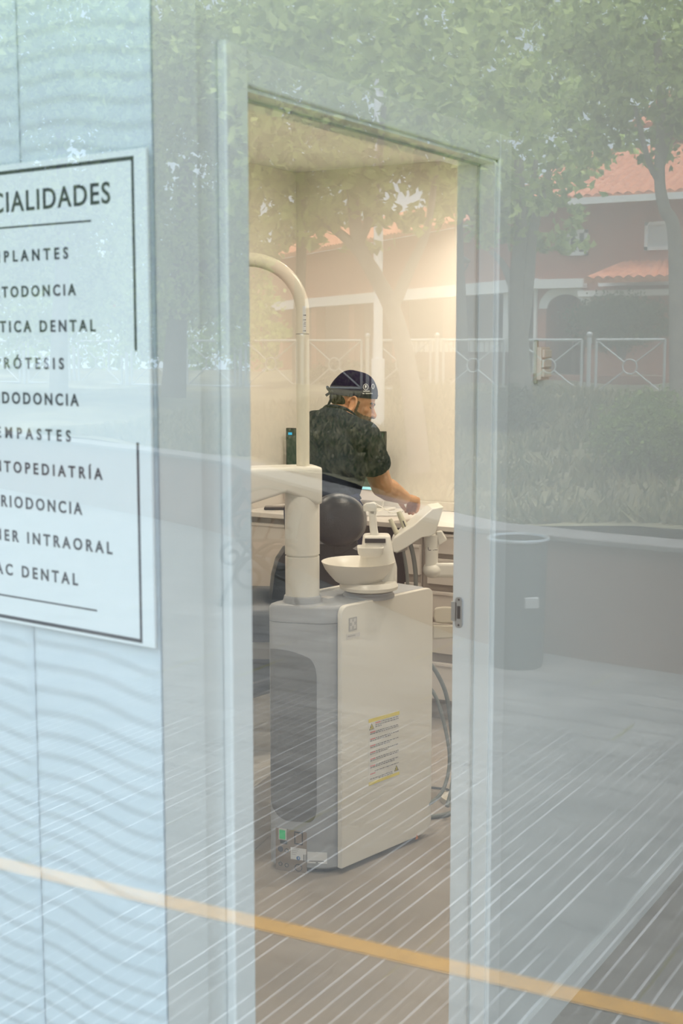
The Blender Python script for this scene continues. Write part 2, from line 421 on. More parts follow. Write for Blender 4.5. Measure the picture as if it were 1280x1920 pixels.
LINES = [('ESPECIALIDADES', 'IALIDADES', 13, (207, 380), (207, 341)), ('IMPLANTES', 'PLANTES', 9, (128, 484.5), (128, 464)), ('ORTODONCIA', 'TODONCIA', 5, (142.5, 553), (142.5, 533)),
         ('EST\u00c9TICA DENTAL', 'TICA DENTAL', 1, (179.5, 621), (179.5, 600)), ('PR\u00d3TESIS', 'R\u00d3TESIS', 9.5, (120, 692), (120, 672)), ('ENDODONCIA', 'DODONCIA', 6, (148, 761), (148, 740)),
         ('EMPASTES', 'MPASTES', 11.5, (133, 828), (133, 808)), ('ODONTOPEDIATR\u00cdA', 'TOPEDIATR\u00cdA', 10, (192.5, 899.5), (192.5, 879)), ('PERIODONCIA', 'RIODONCIA', 4.5, (154.5, 965), (154.5, 944)),
         ('ESC\u00c1NER INTRAORAL', 'ER INTRAORAL', 11, (211, 1039), (211, 1018)), ('TAC DENTAL', 'DENTAL', 43, (146.5, 1097.5), (146.5, 1077))]
def width(body, size, sp):
    c = bpy.data.curves.new('probe', 'FONT'); c.body = body; c.size = size; c.space_character = sp; c.offset = 0.0
    o = bpy.data.objects.new('probe', c); COL.objects.link(o); bpy.context.view_layer.update(); d = o.dimensions[:]; bpy.data.objects.remove(o); bpy.data.curves.remove(c); return d
CAPH = width('H', 1.0, 1.0)[1]
# board as wide as its centred title asks for
_tl, _ = on_sign(13, 380, 0.004); _t2, _zb = on_sign(207, 380, 0.004); _, _zt = on_sign(207, 341, 0.004)
TITLE_W = abs(_tl - _t2) * width('ESPECIALIDADES', 1.0, 1.0)[0] / width('IALIDADES', 1.0, 1.0)[0]
TEXT_MID = _t2 + TITLE_W / 2

# specialities board
t0, zt_ = on_sign(282, 276); _, zb_ = on_sign(293, 1216); BW = 2 * TEXT_MID + 0.003; bd = 0.004
sg = thing('specialities_sign', S(BW / 2, 0, zb_), 'white wall board with a black line frame listing dental specialities in Spanish', 'sign')
obj('board', MB().box((-0.003, -0.002, zb_), (BW, bd, zt_), S), mat('white_board', (0.76, 0.79, 0.81), 0.45), sg, smooth=0, bevel=0.0015)
def bar(name, p0, p1, th, par):
    (ta, za), (tb, zb2) = on_sign(*p0, bd), on_sign(*p1, bd)
    if abs(tb - ta) > abs(za - zb2):
        zm = (za + zb2) / 2; return obj(name, MB().box((min(ta, tb), bd, zm - th / 2), (max(ta, tb), bd + 0.0005, zm + th / 2), S), INK, par, smooth=0)
    tm = (ta + tb) / 2; return obj(name, MB().box((tm - th / 2, bd, min(za, zb2)), (tm + th / 2, bd + 0.0005, max(za, zb2)), S), INK, par, smooth=0)
tr, ztop = on_sign(250, 292, bd); _, zbot = on_sign(262, 1205, bd); tm0 = 2 * TEXT_MID - tr
def seg(name, t_a, t_b, z_a, z_b): return obj(name, MB().box((t_a, bd, z_a), (t_b, bd + 0.0005, z_b), S), INK, sg, smooth=0)
th = 0.0052
zg0 = on_sign(257, 658, bd)[1]; zg1 = on_sign(258, 830, bd)[1]
fr = MB(); 
for (a, b, c, d) in ((tr, tm0, ztop - th, ztop), (tr, tm0, zbot, zbot + th), (tr, tr + th * 0.8, zg0, ztop), (tr, tr + th * 0.8, zbot, zg1), (tm0 - th * 0.8, tm0, zg0, ztop), (tm0 - th * 0.8, tm0, zbot, zg1)):
    fr.box((a, bd, c), (b, bd + 0.0005, d), S)
obj('line_frame', fr, INK, sg, smooth=0)
ru, zu = on_sign(171, 414, bd); rl, zl = on_sign(182, 1145, bd); mid = (tr + tm0) / 2
seg('rule', ru, 2 * mid - ru, zu - 0.0012, zu + 0.0012); seg('rule', rl, 2 * mid - rl, zl - 0.0012, zl + 0.0012)
for full, sub_, pxl, pr, pt in LINES:
    tl, _ = on_sign(pxl, pr[1], bd); t2, zb2 = on_sign(*pr, bd); _, zt2 = on_sign(*pt, bd)
    big = full == 'ESPECIALIDADES'
    size = (zt2 - zb2) / CAPH * (1.0 if big else 1.02)
    target = abs(tl - t2)
    w1 = width(sub_, size, 1.0)[0]; w2 = width(sub_, size, 1.5)[0]
    spc = 1.0 + 0.5 * (target - w1) / max(w2 - w1, 1e-6)
    sx_ = 1.0
    if spc < 0.9: sx_ = target / width(sub_, size, 0.9)[0]; spc = 0.9
    P = S(t2, bd + 0.0003, zb2)
    Mx = Matrix((( -SD[0] * sx_, 0, SN[0], P[0]), (-SD[1] * sx_, 0, SN[1], P[1]), (0, 1, 0, P[2]), (0, 0, 0, 1)))
    text('lettering', full, INK, sg, Mx, size, spc, offset=size * (0.014 if big else 0.022), right=0.0)

# light switches on the wall past the door
zt1 = onx(1016, 654, XW)[2]; zb1 = onx(1016, 708, XW)[2]; ya = onx(1016, 680, XW + 0.02)[1]; yb_ = onx(1033, 680, XW + 0.02)[1]
sw = thing('switch_plate', (XW, (ya + yb_) / 2, zb1), 'beige triple switch plate stacked upright on the wall past the doorway', 'switch')
obj('frame', MB().box((XW, ya, zb1 - 0.004), (XW + 0.017, yb_, zt1 + 0.004)), CREAM, sw, smooth=0, bevel=0.002)
h3 = (zt1 - zb1) / 3
for i in range(3):
    obj('rocker', MB().box((XW + 0.017, ya + 0.004, zb1 + h3 * i + 0.002), (XW + 0.023, yb_ - 0.004, zb1 + h3 * (i + 1) - 0.002)), CREAM, sw, smooth=0, bevel=0.0015)
obj('back_box', MB().box((XW, onx(1003, 680, XW)[1], zb1 - 0.012), (XW + 0.008, ya - 0.002, onx(1003, 638, XW)[2])), mat('pale_green_plastic', (0.45, 0.44, 0.34), 0.5), sw, smooth=0, bevel=0.002)

# hall fill lamps, unseen and added to brighten the hall walls
for i, (lx, ly) in enumerate(HALL_FILL_LAMPS):
    d = thing('hall_fill_light', (lx, ly, HC), ['added hall fill light nearest the shop window', 'added hall fill light at the level of the doorway', 'added hall fill light furthest from the shop window'][i], 'ceiling light', 'hall fill lights')
    obj('ring', MB().lathe((lx, ly, HC), [(0.10, 0), (0.10, -0.008), (0.085, -0.012), (0.08, -0.004)], 32), WHITE, d)
    obj('diffuser', MB().lathe((lx, ly, HC), [(0.08, -0.001), (0.08, -0.004)], 32), mat('hall_fill_diffuser', (0.9, 0.88, 0.85), 0.5, emit=HALLC, estr=6.0), d)
    area_light('hall_fill_lamp', (lx, ly, HC - 0.02), 0.16, HALL_W, HALLC)

# room lamps
for i, (lx, ly, pw_, sprd) in enumerate(ROOM_LAMPS):
    d = thing('downlight', (lx, ly, RC), ['round ceiling downlight between the dental chair and the back wall', 'round ceiling downlight near the left wall above the dental chair', 'round ceiling downlight over the hoses of the treatment unit', 'round ceiling downlight just inside the doorway, behind the sign wall', 'round ceiling downlight washing the back wall, hidden past the doorway'][i], 'ceiling light', 'surgery downlights')
    obj('ring', MB().lathe((lx, ly, RC), [(0.10, 0), (0.10, -0.008), (0.085, -0.012), (0.08, -0.004)], 32), WHITE, d)
    obj('diffuser', MB().lathe((lx, ly, RC), [(0.08, -0.001), (0.08, -0.004)], 32), mat('lamp_diffuser', (0.9, 0.85, 0.75), 0.5, emit=WARM, estr=6.0), d)
    area_light('room_lamp', (lx, ly, RC - 0.02), 0.16, pw_, WARM, spread=sprd)


# ------------------------------------------------------------------ the street (seen mirrored in the pane, built on the street side of it)
FLIP = True
rng = np.random.default_rng(11)
pv = struct('pavement', MB().box((-60, 0.06, -0.12), (30, 45, 0.0)), paving_mat(), smooth=0)
yl = MB()
ypts = [onz(px_, py_, 0) for px_, py_ in ((0, 1620), (470, 1723), (843, 1819), (1280, 1914))]
d_ = ypts[3] - ypts[0]; d_ /= np.linalg.norm(d_); nn = np.array([-d_[1], d_[0], 0]); a_ = ypts[0] - d_ * 5; b_ = ypts[3] + d_ * 6; hw = 0.038
yl.add([a_ - nn * hw + [0, 0, 0.003], b_ - nn * hw + [0, 0, 0.003], b_ + nn * hw + [0, 0, 0.003], a_ + nn * hw + [0, 0, 0.003]], [(0, 1, 2, 3)])
o = obj('yellow_line', yl, mat('yellow_road_paint', (0.80, 0.40, 0.05), 0.7, noise=0.12, nscale=14), None, smooth=0); o['kind'] = 'structure'

# low retaining wall with a pale coping
base = [onz(960, 1214, 0), onz(870, 1196, 0), onz(700, 1130, 0), onz(480, 1035, 0), onz(350, 985, 0), onz(100, 955, 0) + np.array([-4, 2.0, 0])]
path = [onz(1280, 1265, 0) + np.array([9.0, -0.1, 0]), onz(1280, 1265, 0), onz(1100, 1238, 0)] + smoothpath(base, 6); WH = 0.62
def offs(P, d):
    out = []
    for i, p in enumerate(P):
        t = P[min(i + 1, len(P) - 1)] - P[max(i - 1, 0)]; t = t / np.linalg.norm(t); n = np.array([t[1], -t[0], 0]); out.append(p + n * d)
    return out
pf, pb = offs(path, 0.0), offs(path, 0.28)
def wallmesh(f, b, z0, z1):
    rs = [[p + [0, 0, z0], p + [0, 0, z1], q + [0, 0, z1], q + [0, 0, z0]] for p, q in zip(f, b)]
    return MB().rings(rs)
rw = struct('street_wall', wallmesh(pf, pb, 0, WH), mat('brown_render', (0.26, 0.165, 0.13), 0.85, noise=0.18, nscale=2.2, bump=0.25, bscale=40), smooth=20)
obj('coping', wallmesh(offs(path, -0.03), offs(path, 0.24), WH, WH + 0.035), mat('grey_concrete', (0.20, 0.19, 0.19), 0.85, noise=0.15, nscale=6), rw, smooth=20, bevel=0.008)

# grass bank
FY = float(Zp(1180, 740, 22.5)[1]); ZF = float(Zp(1180, 740, 22.5)[2])
def gz(x, y, yw): 
    s_ = min(1, max(0, (y - yw) / (FY - yw))); s_ = s_ * s_ * (3 - 2 * s_) * 0.45 + s_ * 0.55
    return WH + 0.03 + (ZF - WH) * s_ + 0.035 * math.sin(x * 2.3 + y) + 0.03 * math.sin(y * 1.9 - x * 1.3)
px_s = np.array([p[0] for p in pb]); py_s = np.array([p[1] for p in pb]); od = np.argsort(px_s); px_s, py_s = px_s[od], py_s[od]
def wall_y(x): return float(np.interp(x, px_s, py_s))
m = MB(); vs = []; NX, NY = 90, 40
for i in range(NX + 1):
    x = -34 + 44 * i / NX; yw = wall_y(x) - 0.05 if x > -14 else max(wall_y(x), wall_y(-14))
    for j in range(NY + 1):
        y = yw + (FY + 14 - yw) * (j / NY) ** 1.6; vs.append((x, y, gz(x, y, yw)))
m.add(vs, [(i * (NY + 1) + j, (i + 1) * (NY + 1) + j, (i + 1) * (NY + 1) + j + 1, i * (NY + 1) + j + 1) for i in range(NX) for j in range(NY)])
GR = mat('dry_lawn_soil', (0.17, 0.155, 0.09), 0.95, noise=0.7, nscale=1.4, bump=0.6, bscale=30)
struct('grass_bank', m, GR, smooth=60)
NB = 26000; vs = np.zeros((NB, 3, 3)); 
for k in range(NB):
    x = rng.uniform(-11, 1.5); yw = wall_y(x); y = yw + 0.10 + (FY - yw) * rng.random() ** 1.8; z = gz(x, y, yw)
    h = rng.uniform(0.03, 0.08) * (1 + 0.05 * y); a = rng.uniform(0, 6.28); wd = 0.010 + 0.0016 * y; lean = rng.normal(0, 0.06, 2)
    vs[k] = [(x - wd * math.cos(a), y - wd * math.sin(a), z - 0.02), (x + wd * math.cos(a), y + wd * math.sin(a), z - 0.02), (x + lean[0], y + lean[1], z + h)]
gb = raw('lawn_grass', vs.reshape(-1, 3), np.arange(NB * 3).reshape(-1, 3), leaf_mat('grass_blades', (0.05, 0.085, 0.02), (0.36, 0.32, 0.19)))
tag(gb, 'patchy green and straw coloured grass on the bank behind the low wall', 'grass', None, 'stuff')


def leaves(centers, size, aspect=0.62):
    n = len(centers); a = rng.normal(size=(n, 3)); a /= np.linalg.norm(a, axis=1)[:, None]; b = rng.normal(size=(n, 3)); b -= a * (a * b).sum(1)[:, None]; b /= np.linalg.norm(b, axis=1)[:, None]
    c = np.cross(a, b); s = size * rng.uniform(0.65, 1.3, n)[:, None]; L, W = a * s * 0.5, b * s * 0.5 * aspect; fold = c * s * 0.12
    v = np.stack([centers - L, centers - L * 0.1 + W + fold, centers + L, centers - L * 0.1 - W + fold], 1).reshape(-1, 3)
    i = np.arange(n) * 4
    f = np.stack([np.stack([i, i + 1, i + 2], 1), np.stack([i, i + 2, i + 3], 1)], 1).reshape(-1, 3)
    return v, f


COVER = 1.7
def blob(px, py, Z, rx, ry, size, cover, hollow=0.35, clump=None):
    c = Zp(px, py, Z); X = rx * Z / F; Y = ry * Z / F
    n = int(cover * COVER * math.pi * rx * ry / (0.27 * size * size * (F / Z) ** 2))
    k = max(8, n // 26); cc = rng.normal(size=(k, 3)); cc /= np.linalg.norm(cc, axis=1)[:, None]; cc *= (hollow + (1 - hollow) * rng.random((k, 1))) ** 0.6
    p = cc[rng.integers(0, k, n)] + rng.normal(0, 0.105, (n, 3))
    return c + np.outer(p[:, 0] * X, RT) + np.outer(p[:, 1] * min(X, Y * 1.6), FH) + np.outer(p[:, 2] * Y, [0, 0, 1])


BARK = mat('grey_bark', (0.30, 0.27, 0.235), 0.9, noise=0.3, nscale=12, bump=0.6, bscale=30)
BARKD = mat('dark_bark', (0.13, 0.115, 0.10), 0.9, noise=0.3, nscale=12, bump=0.6, bscale=30)
LEAF1 = leaf_mat('plane_leaves', (0.20, 0.33, 0.07), (0.80, 0.93, 0.36), 0.6)
LEAF2 = leaf_mat('deep_green_leaves', (0.17, 0.28, 0.08), (0.74, 0.88, 0.36), 0.6)
def tree(label, base_pt, trunks, blobs, size, lm, bark=BARK, name='street_tree', dense=1.0):
    t = thing(name, base_pt, label, 'tree', None)
    m = MB()
    for pts, r0, r1 in trunks:
        P = smoothpath(pts, 6); m.tube(P, [r0 + (r1 - r0) * i / (len(P) - 1) for i in range(len(P))], 10)
    obj('trunk', m, bark, t, smooth=60)
    C = np.concatenate([blob(*b[:5], size, b[5] * dense) for b in blobs]); v, f = leaves(C, size)
    raw('foliage', v, f, lm, t)
    return t


Zt = 17.0
bA = Zp(975, 764, Zt)
tree('pale multi-stemmed street tree mirrored right of the doorway, beside the arch', bA,
     [([bA, Zp(972, 640, Zt), Zp(968, 540, Zt), Zp(975, 440, Zt), Zp(972, 300, Zt)], 0.15, 0.06), ([Zp(975, 640, Zt), Zp(990, 520, Zt), Zp(1000, 430, Zt), Zp(1030, 320, Zt)], 0.10, 0.04), ([Zp(968, 560, Zt), Zp(945, 500, Zt), Zp(920, 470, Zt)], 0.06, 0.03), ([Zp(980, 520, Zt), Zp(985, 430, Zt + .3), Zp(1005, 300, Zt + .3)], 0.08, 0.03)],
     [(965, 300, 17, 170, 150, 1.5), (1060, 430, 17.3, 75, 60, 1.0), (900, 400, 17, 70, 80, 1.3), (1010, 250, 17, 160, 120, 1.3), (1000, 395, 17, 90, 60, 1.0)], 0.14, LEAF1)
Zt = 14.0
bB = Zp(1270, 800, Zt)
tree('slender curved street tree at the right edge, over the pavement railing', bB,
     [([bB, Zp(1268, 640, Zt), Zp(1264, 440, Zt), Zp(1245, 390, Zt), Zp(1236, 330, Zt), Zp(1240, 200, Zt), Zp(1230, 60, Zt)], 0.085, 0.04), ([Zp(1236, 340, Zt), Zp(1215, 300, Zt), Zp(1190, 200, Zt)], 0.04, 0.02), ([Zp(1240, 300, Zt), Zp(1262, 230, Zt), Zp(1290, 120, Zt)], 0.04, 0.02)],
     [(1240, 120, 14, 190, 150, 1.25), (1120, 170, 14.5, 130, 120, 1.1), (1180, 20, 14, 260, 110, 1.2), (1250, 270, 14.2, 70, 60, 0.6), (1380, 200, 14, 160, 200, 1.0)], 0.105, LEAF2)
Zt = 10.0
bC = Zp(786, 885, Zt)
tree('nearest street tree with a leaning forked trunk, mirrored across the surgery doorway', bC,
     [([bC, Zp(778, 790, Zt), Zp(762, 680, Zt), Zp(735, 580, Zt), Zp(705, 520, Zt), Zp(672, 455, Zt), Zp(660, 350, Zt)], 0.085, 0.045), ([Zp(735, 580, Zt), Zp(770, 500, Zt), Zp(800, 430, Zt), Zp(820, 300, Zt)], 0.05, 0.02), ([Zp(690, 490, Zt), Zp(640, 440, Zt), Zp(580, 400, Zt)], 0.05, 0.02), ([Zp(672, 455, Zt), Zp(700, 380, Zt), Zp(720, 200, Zt)], 0.045, 0.02)],
     [(640, 190, 10, 230, 200, 1.4), (560, 360, 10, 120, 110, 1.0), (740, 330, 10.2, 140, 120, 1.0), (700, 60, 10, 260, 120, 1.3), (840, 130, 10.5, 150, 120, 1.2), (690, 430, 10, 110, 45, 0.7)], 0.105, LEAF1)
Zt = 20.0
bD = Zp(325, 745, Zt)
tree('dense dark tree behind the sign wall corner, its crown reaching low', bD,
     [([bD, Zp(330, 640, Zt), Zp(338, 500, Zt), Zp(350, 300, Zt)], 0.2, 0.1), ([Zp(332, 620, Zt), Zp(380, 500, Zt), Zp(430, 380, Zt)], 0.1, 0.04)],
     [(350, 300, 20, 150, 260, 1.6), (430, 480, 20.5, 70, 130, 1.3), (350, 520, 20, 110, 100, 1.3), (430, 150, 19, 150, 150, 1.5), (280, 130, 19, 140, 140, 1.3), (300, 600, 22, 90, 75, 1.2), (440, 610, 24, 70, 60, 1.0)], 0.12, LEAF2, BARKD, dense=1.7)
Zt = 22.0
bE = Zp(110, 745, Zt)
tree('tree at the far left of the street, mirrored over the sign board', bE, [([bE, Zp(112, 600, Zt), Zp(120, 400, Zt), Zp(110, 200, Zt)], 0.16, 0.08)],
     [(110, 260, 22, 190, 200, 1.3), (30, 430, 22, 130, 110, 1.2), (60, 90, 21, 240, 130, 1.3), (-160, 300, 22, 200, 260, 1.3), (180, 430, 23, 120, 130, 1.3), (60, 570, 24, 170, 80, 1.2), (220, 590, 25, 80, 60, 0.9)], 0.13, LEAF1, dense=2.0)
Zt = 27.0
bG = Zp(560, 745, Zt)
tree('tall background tree rising behind the railing, left of the leaning trunk', bG, [([bG, Zp(560, 600, Zt), Zp(565, 400, Zt), Zp(550, 200, Zt)], 0.14, 0.08)],
     [(520, 160, 27, 170, 180, 1.5), (500, 400, 27, 90, 100, 1.2), (600, 330, 27, 110, 110, 1.2), (660, 120, 27, 160, 150, 1.2)], 0.15, LEAF2, BARKD)
Zt = 26.0
bH = Zp(868, 748, Zt)
tree('background tree mirrored above the door head, in front of the terracotta house', bH, [([bH, Zp(866, 600, Zt), Zp(860, 400, Zt), Zp(880, 200, Zt)], 0.12, 0.06)],
     [(850, 220, 26, 140, 140, 1.5), (1000, 110, 26, 200, 130, 1.3), (880, 360, 26, 90, 90, 1.0), (1150, 90, 27, 150, 110, 1.0)], 0.15, LEAF1, BARKD)


Zt = 44.0
bI = Zp(-60, 735, Zt)
tree('distant dark tree belt closing the street at the far left', bI, [([bI, Zp(-60, 600, Zt), Zp(-60, 400, Zt)], 0.3, 0.1)],
     [(-40, 560, 44, 180, 170, 1.2), (200, 590, 46, 120, 130, 1.2), (400, 580, 48, 110, 140, 1.2), (500, 640, 47, 60, 60, 1.2)], 0.24, LEAF2, BARKD)


def shrub(label, px, py, Z, rx, ry, size, lm, cover=3.0, name='shrub'):
    b = Zp(px, py + ry, Z); t = thing(name, b, label, 'shrub')
    m = MB()
    for k in range(5):
        a = 2 * math.pi * k / 5; m.tube([b + np.array([0.05 * math.cos(a), 0.05 * math.sin(a), -0.15]), b + np.array([0.25 * math.cos(a), 0.25 * math.sin(a), ry * Z / F])], [0.02, 0.008], 6)
    obj('stem', m, BARKD, t)
    C = blob(px, py, Z, rx, ry, size, cover, 0.2); C = C[C[:, 2] > b[2] - 0.05]; v, f = leaves(C, size); raw('foliage', v, f, lm, t)
    return t


SHRD = leaf_mat('dark_shrub_leaves', (0.03, 0.05, 0.02), (0.14, 0.17, 0.08), 0.3)
SHR = leaf_mat('shrub_leaves', (0.08, 0.13, 0.03), (0.30, 0.42, 0.12), 0.3)
shrub('bright green shrub on the bank, in front of the railing at right', 1215, 820, 9.6, 105, 90, 0.035, SHR)
shrub('dark low shrub at the foot of the pale multi-stemmed tree', 935, 770, 15, 80, 48, 0.05, SHRD)
shrub('big dark clipped shrub beside the house arch, behind the railing', 1165, 605, 27, 102, 55, 0.08, SHRD)

shrub('added dark leaf mass for the porch shade, behind the railing', 700, 712, 27, 150, 34, 0.08, SHRD, 3.0, 'shade_filler')  # leaf mass added to darken the ground before the porch
# railing with crossed bars and rings
RAILM = mat('galvanised_paint', (0.50, 0.52, 0.53), 0.45, 0.3)
xa = float(ony(1258, 740, FY)[0]); xb = float(ony(1102, 740, FY)[0]); pitch_ = xa - xb
ztr = float(ony(1180, 637, FY)[2]) ; RH = ztr - ZF
rl_ = thing('pavement_railing', (xa - 5, FY, ZF), 'grey metal railing with crossed bars and rings along the top of the bank', 'railing')
for k in range(-1, 11):
    xp = xa - pitch_ * k
    p_ = obj('post', MB().tube([(xp, FY, ZF - 0.3), (xp, FY, ztr + 0.04)], 0.035, 10).ell((xp, FY, ztr + 0.09), (0.05,) * 3), RAILM, rl_)
    x1_, x0_ = xp - 0.09 * pitch_, xp - 0.91 * pitch_; z0_, z1_ = ZF + 0.02, ztr; cxm, czm = (x0_ + x1_) / 2, (z0_ + z1_) / 2; r_ = 0.02
    m = MB()
    for a, b in (((x0_, z0_), (x1_, z0_)), ((x0_, z1_), (x1_, z1_)), ((x0_, z0_), (x0_, z1_)), ((x1_, z0_), (x1_, z1_))):
        m.tube([(a[0], FY, a[1]), (b[0], FY, b[1])], 0.024, 8)
    rr = 0.12 * RH / 0.9
    for sx_, sz_ in ((0, 0), (0, 1), (1, 0), (1, 1)):
        c = np.array([x1_ if sx_ else x0_, FY, z1_ if sz_ else z0_]); q = np.array([cxm, FY, czm]); dd = (c - q) / np.linalg.norm(c - q)
        m.tube([q + dd * rr, c], 0.014, 8)
    m.tube([(cxm + rr * math.cos(a), FY, czm + rr * math.sin(a)) for a in [2 * math.pi * i / 20 for i in range(21)]], 0.014, 8)
    obj('panel', m, RAILM, rl_)

# terracotta house with two wings
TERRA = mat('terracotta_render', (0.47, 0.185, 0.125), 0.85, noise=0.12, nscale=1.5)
TERRAD = mat('porch_shade_wall', (0.16, 0.09, 0.07), 0.9)  # terracotta darkened, with the porch shade put into its colour
HWHITE = mat('house_white_trim', (0.86, 0.85, 0.84), 0.7)
ROOFM = tile_roof_mat()
Zh = 36.0; hy = float(Zp(1150, 560, Zh)[1]) 
def H(px, py): return ony(px, py, hy)
def hx(px): return float(H(px, 560)[0])
def hz(px, py): return float(H(px, py)[2])
gz0 = ZF - 0.3
hs = thing('house', (hx(1150), hy, gz0), 'terracotta two-storey house with tiled roofs and white bands across the street', 'house')
xl_, xr_ = hx(1000), hx(1420); ze = hz(1200, 368); zbd = hz(1050, 540)
m = MB(); m.box((xl_, hy, zbd), (xr_, hy + 9, ze))
ax0, ax1 = hx(1024), hx(1098); az = hz(1060, 578)
m.box((xl_, hy, gz0), (ax0, hy + 9, zbd)); m.box((ax1, hy, gz0), (xr_, hy + 9, zbd)); m.box((ax0, hy + 2.0, gz0), (ax1, hy + 2.2, zbd))
cxa, ra = (ax0 + ax1) / 2, (ax1 - ax0) / 2
arc = [(cxa + ra * math.cos(a), hy, az + ra * 0.75 * math.sin(a)) for a in [math.pi * i / 14 for i in range(15)]]
m.prism(arc + [(ax0, hy, zbd), (ax1, hy, zbd)], (0, 0.3, 0))
obj('wall', m, TERRA, hs, smooth=0)
obj('arch_trim', MB().rings([[np.array([cxa + (ra + e) * math.cos(a), hy - f_, az + (ra * 0.75 + e) * math.sin(a)]) for e, f_ in ((-0.05, 0.0), (-0.05, 0.06), (0.2, 0.06), (0.2, 0.0))] for a in [math.pi * i / 14 for i in range(15)]]), HWHITE, hs, smooth=0)
zb1_, zb2_ = hz(1050, 541), hz(1050, 524)
obj('white_band', MB().box((xl_ - 0.2, hy - 0.35, zb1_), (hx(1100), hy, zb2_)).box((hx(1097), hy - 0.6, hz(1180, 556)), (xr_, hy, hz(1180, 545))).box((hx(1125), hy - 0.2, hz(1180, 536)), (xr_, hy, hz(1180, 526))).box((hx(1003), hy - 0.1, gz0), (hx(1008), hy, zb1_)), HWHITE, hs, smooth=0)
def tiled(corners_, name, par):
    """ridged tile roof between an eave line (a, b) and a ridge line (c, d)"""
    a, b, c, d = [np.array(q, float) for q in corners_]; n_ = int(np.linalg.norm(b - a) / 0.28) + 1; K = 6; rows = []
    up = np.cross(b - a, d - a); up /= np.linalg.norm(up); up = up if up[2] > 0 else -up
    for k in range(n_ * K + 1):
        u = k / (n_ * K); h = 0.07 * abs(math.sin(math.pi * u * n_)); e = a + (b - a) * u + up * h; r = d + (c - d) * u + up * h
        rows.append([e, r, r - up * 0.12 - up * h, e - up * 0.12 - up * h])
    return obj(name, MB().rings(rows), ROOFM, par, smooth=40)
tiled(((xl_ - 0.6, hy - 0.7, ze), (xr_ + 0.5, hy - 0.7, ze), (xr_ + 0.5, hy + 4.5, ze + 1.9), (xl_ - 0.6, hy + 4.5, ze + 1.9)), 'roof', hs)
obj('eave_board', MB().box((xl_ - 0.6, hy - 0.75, ze - 0.2), (xr_ + 0.5, hy - 0.6, ze - 0.03)), HWHITE, hs, smooth=0)
z2 = float(ony(1150, 245, hy + 6)[2]); m = MB().box((hx(1080), hy + 6, ze), (xr_, hy + 11, z2)); obj('upper_block', m, TERRA, hs, smooth=0)
tiled(((hx(1080) - 0.5, hy + 5.3, z2), (xr_ + 1, hy + 5.3, z2), (xr_ + 1, hy + 9, z2 + 1.6), (hx(1080) - 0.5, hy + 9, z2 + 1.6)), 'upper_roof', hs)
zp0, zp1 = hz(1190, 525), hz(1190, 492)
tiled(((hx(1122), hy - 1.2, zp0), (hx(1290), hy - 1.2, zp0), (hx(1262), hy, zp1), (hx(1165), hy, zp1)), 'porch_roof', hs)
for px0, px1, py0, py1, shut in ((1206, 1262, 417, 470, True), (1062, 1100, 432, 480, False)):
    wz0, wz1, wx0, wx1 = hz(px0, py1), hz(px0, py0), hx(px0), hx(px1); t_ = 0.09
    m = MB()
    for a in ((wx0, wz0, wx1, wz0 + t_), (wx0, wz1 - t_, wx1, wz1), (wx0, wz0, wx0 + t_, wz1), (wx1 - t_, wz0, wx1, wz1)): m.box((a[0], hy - 0.08, a[1]), (a[2], hy + 0.1, a[3]))
    wn = obj('window', m, HWHITE, hs, smooth=0)
    if shut: obj('roller_shutter', MB().box((wx0 + t_, hy - 0.02, wz0 + t_), (wx1 - t_, hy + 0.02, wz1 - t_)), mat('shutter_grey', (0.62, 0.62, 0.62), 0.6), wn, smooth=0)
    else:
        obj('pane', MB().box((wx0 + t_, hy - 0.01, wz0 + t_), (wx1 - t_, hy + 0.02, wz1 - t_)), mat('dark_pane', (0.05, 0.06, 0.06), 0.15), wn, smooth=0)
        obj('mullion', MB().box(((wx0 + wx1) / 2 - 0.05, hy - 0.06, wz0), ((wx0 + wx1) / 2 + 0.05, hy, wz1)), HWHITE, wn, smooth=0)
# receding wing with the long porch
w0 = np.array([xl_, hy, 0.0]); w1 = Zp(440, 560, 62.0); wd_ = w1 - w0; wd_[2] = 0; wl = np.linalg.norm(wd_); wd_ /= wl; wn_ = np.array([wd_[1], -wd_[0], 0]); wn_ = wn_ if wn_[1] < 0 else -wn_
def Wp(a, d, z): return w0 + wd_ * a + wn_ * d + np.array([0, 0, z])
obj('wing_wall', MB().box((0, -8, zb2_), (wl, 0, ze - 0.3), Wp), TERRA, hs, smooth=0)
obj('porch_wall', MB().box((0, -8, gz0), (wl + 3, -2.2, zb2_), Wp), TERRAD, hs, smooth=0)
obj('porch_band', MB().box((-0.1, -0.2, zb1_ - 0.05), (wl, 0.25, zb2_ + 0.05), Wp), HWHITE, hs, smooth=0)
for k in range(7): obj('porch_pier', MB().box((1.2 + k * wl / 7, -0.4, gz0), (1.7 + k * wl / 7, 0.0, zb1_), Wp), TERRA if k else HWHITE, hs, smooth=0)
tiled((Wp(-0.3, 0.7, ze - 0.3), Wp(wl + 0.5, 0.7, ze - 0.3), Wp(wl + 0.5, -4, ze + 1.4), Wp(-0.3, -4, ze + 1.4)), 'wing_roof', hs)
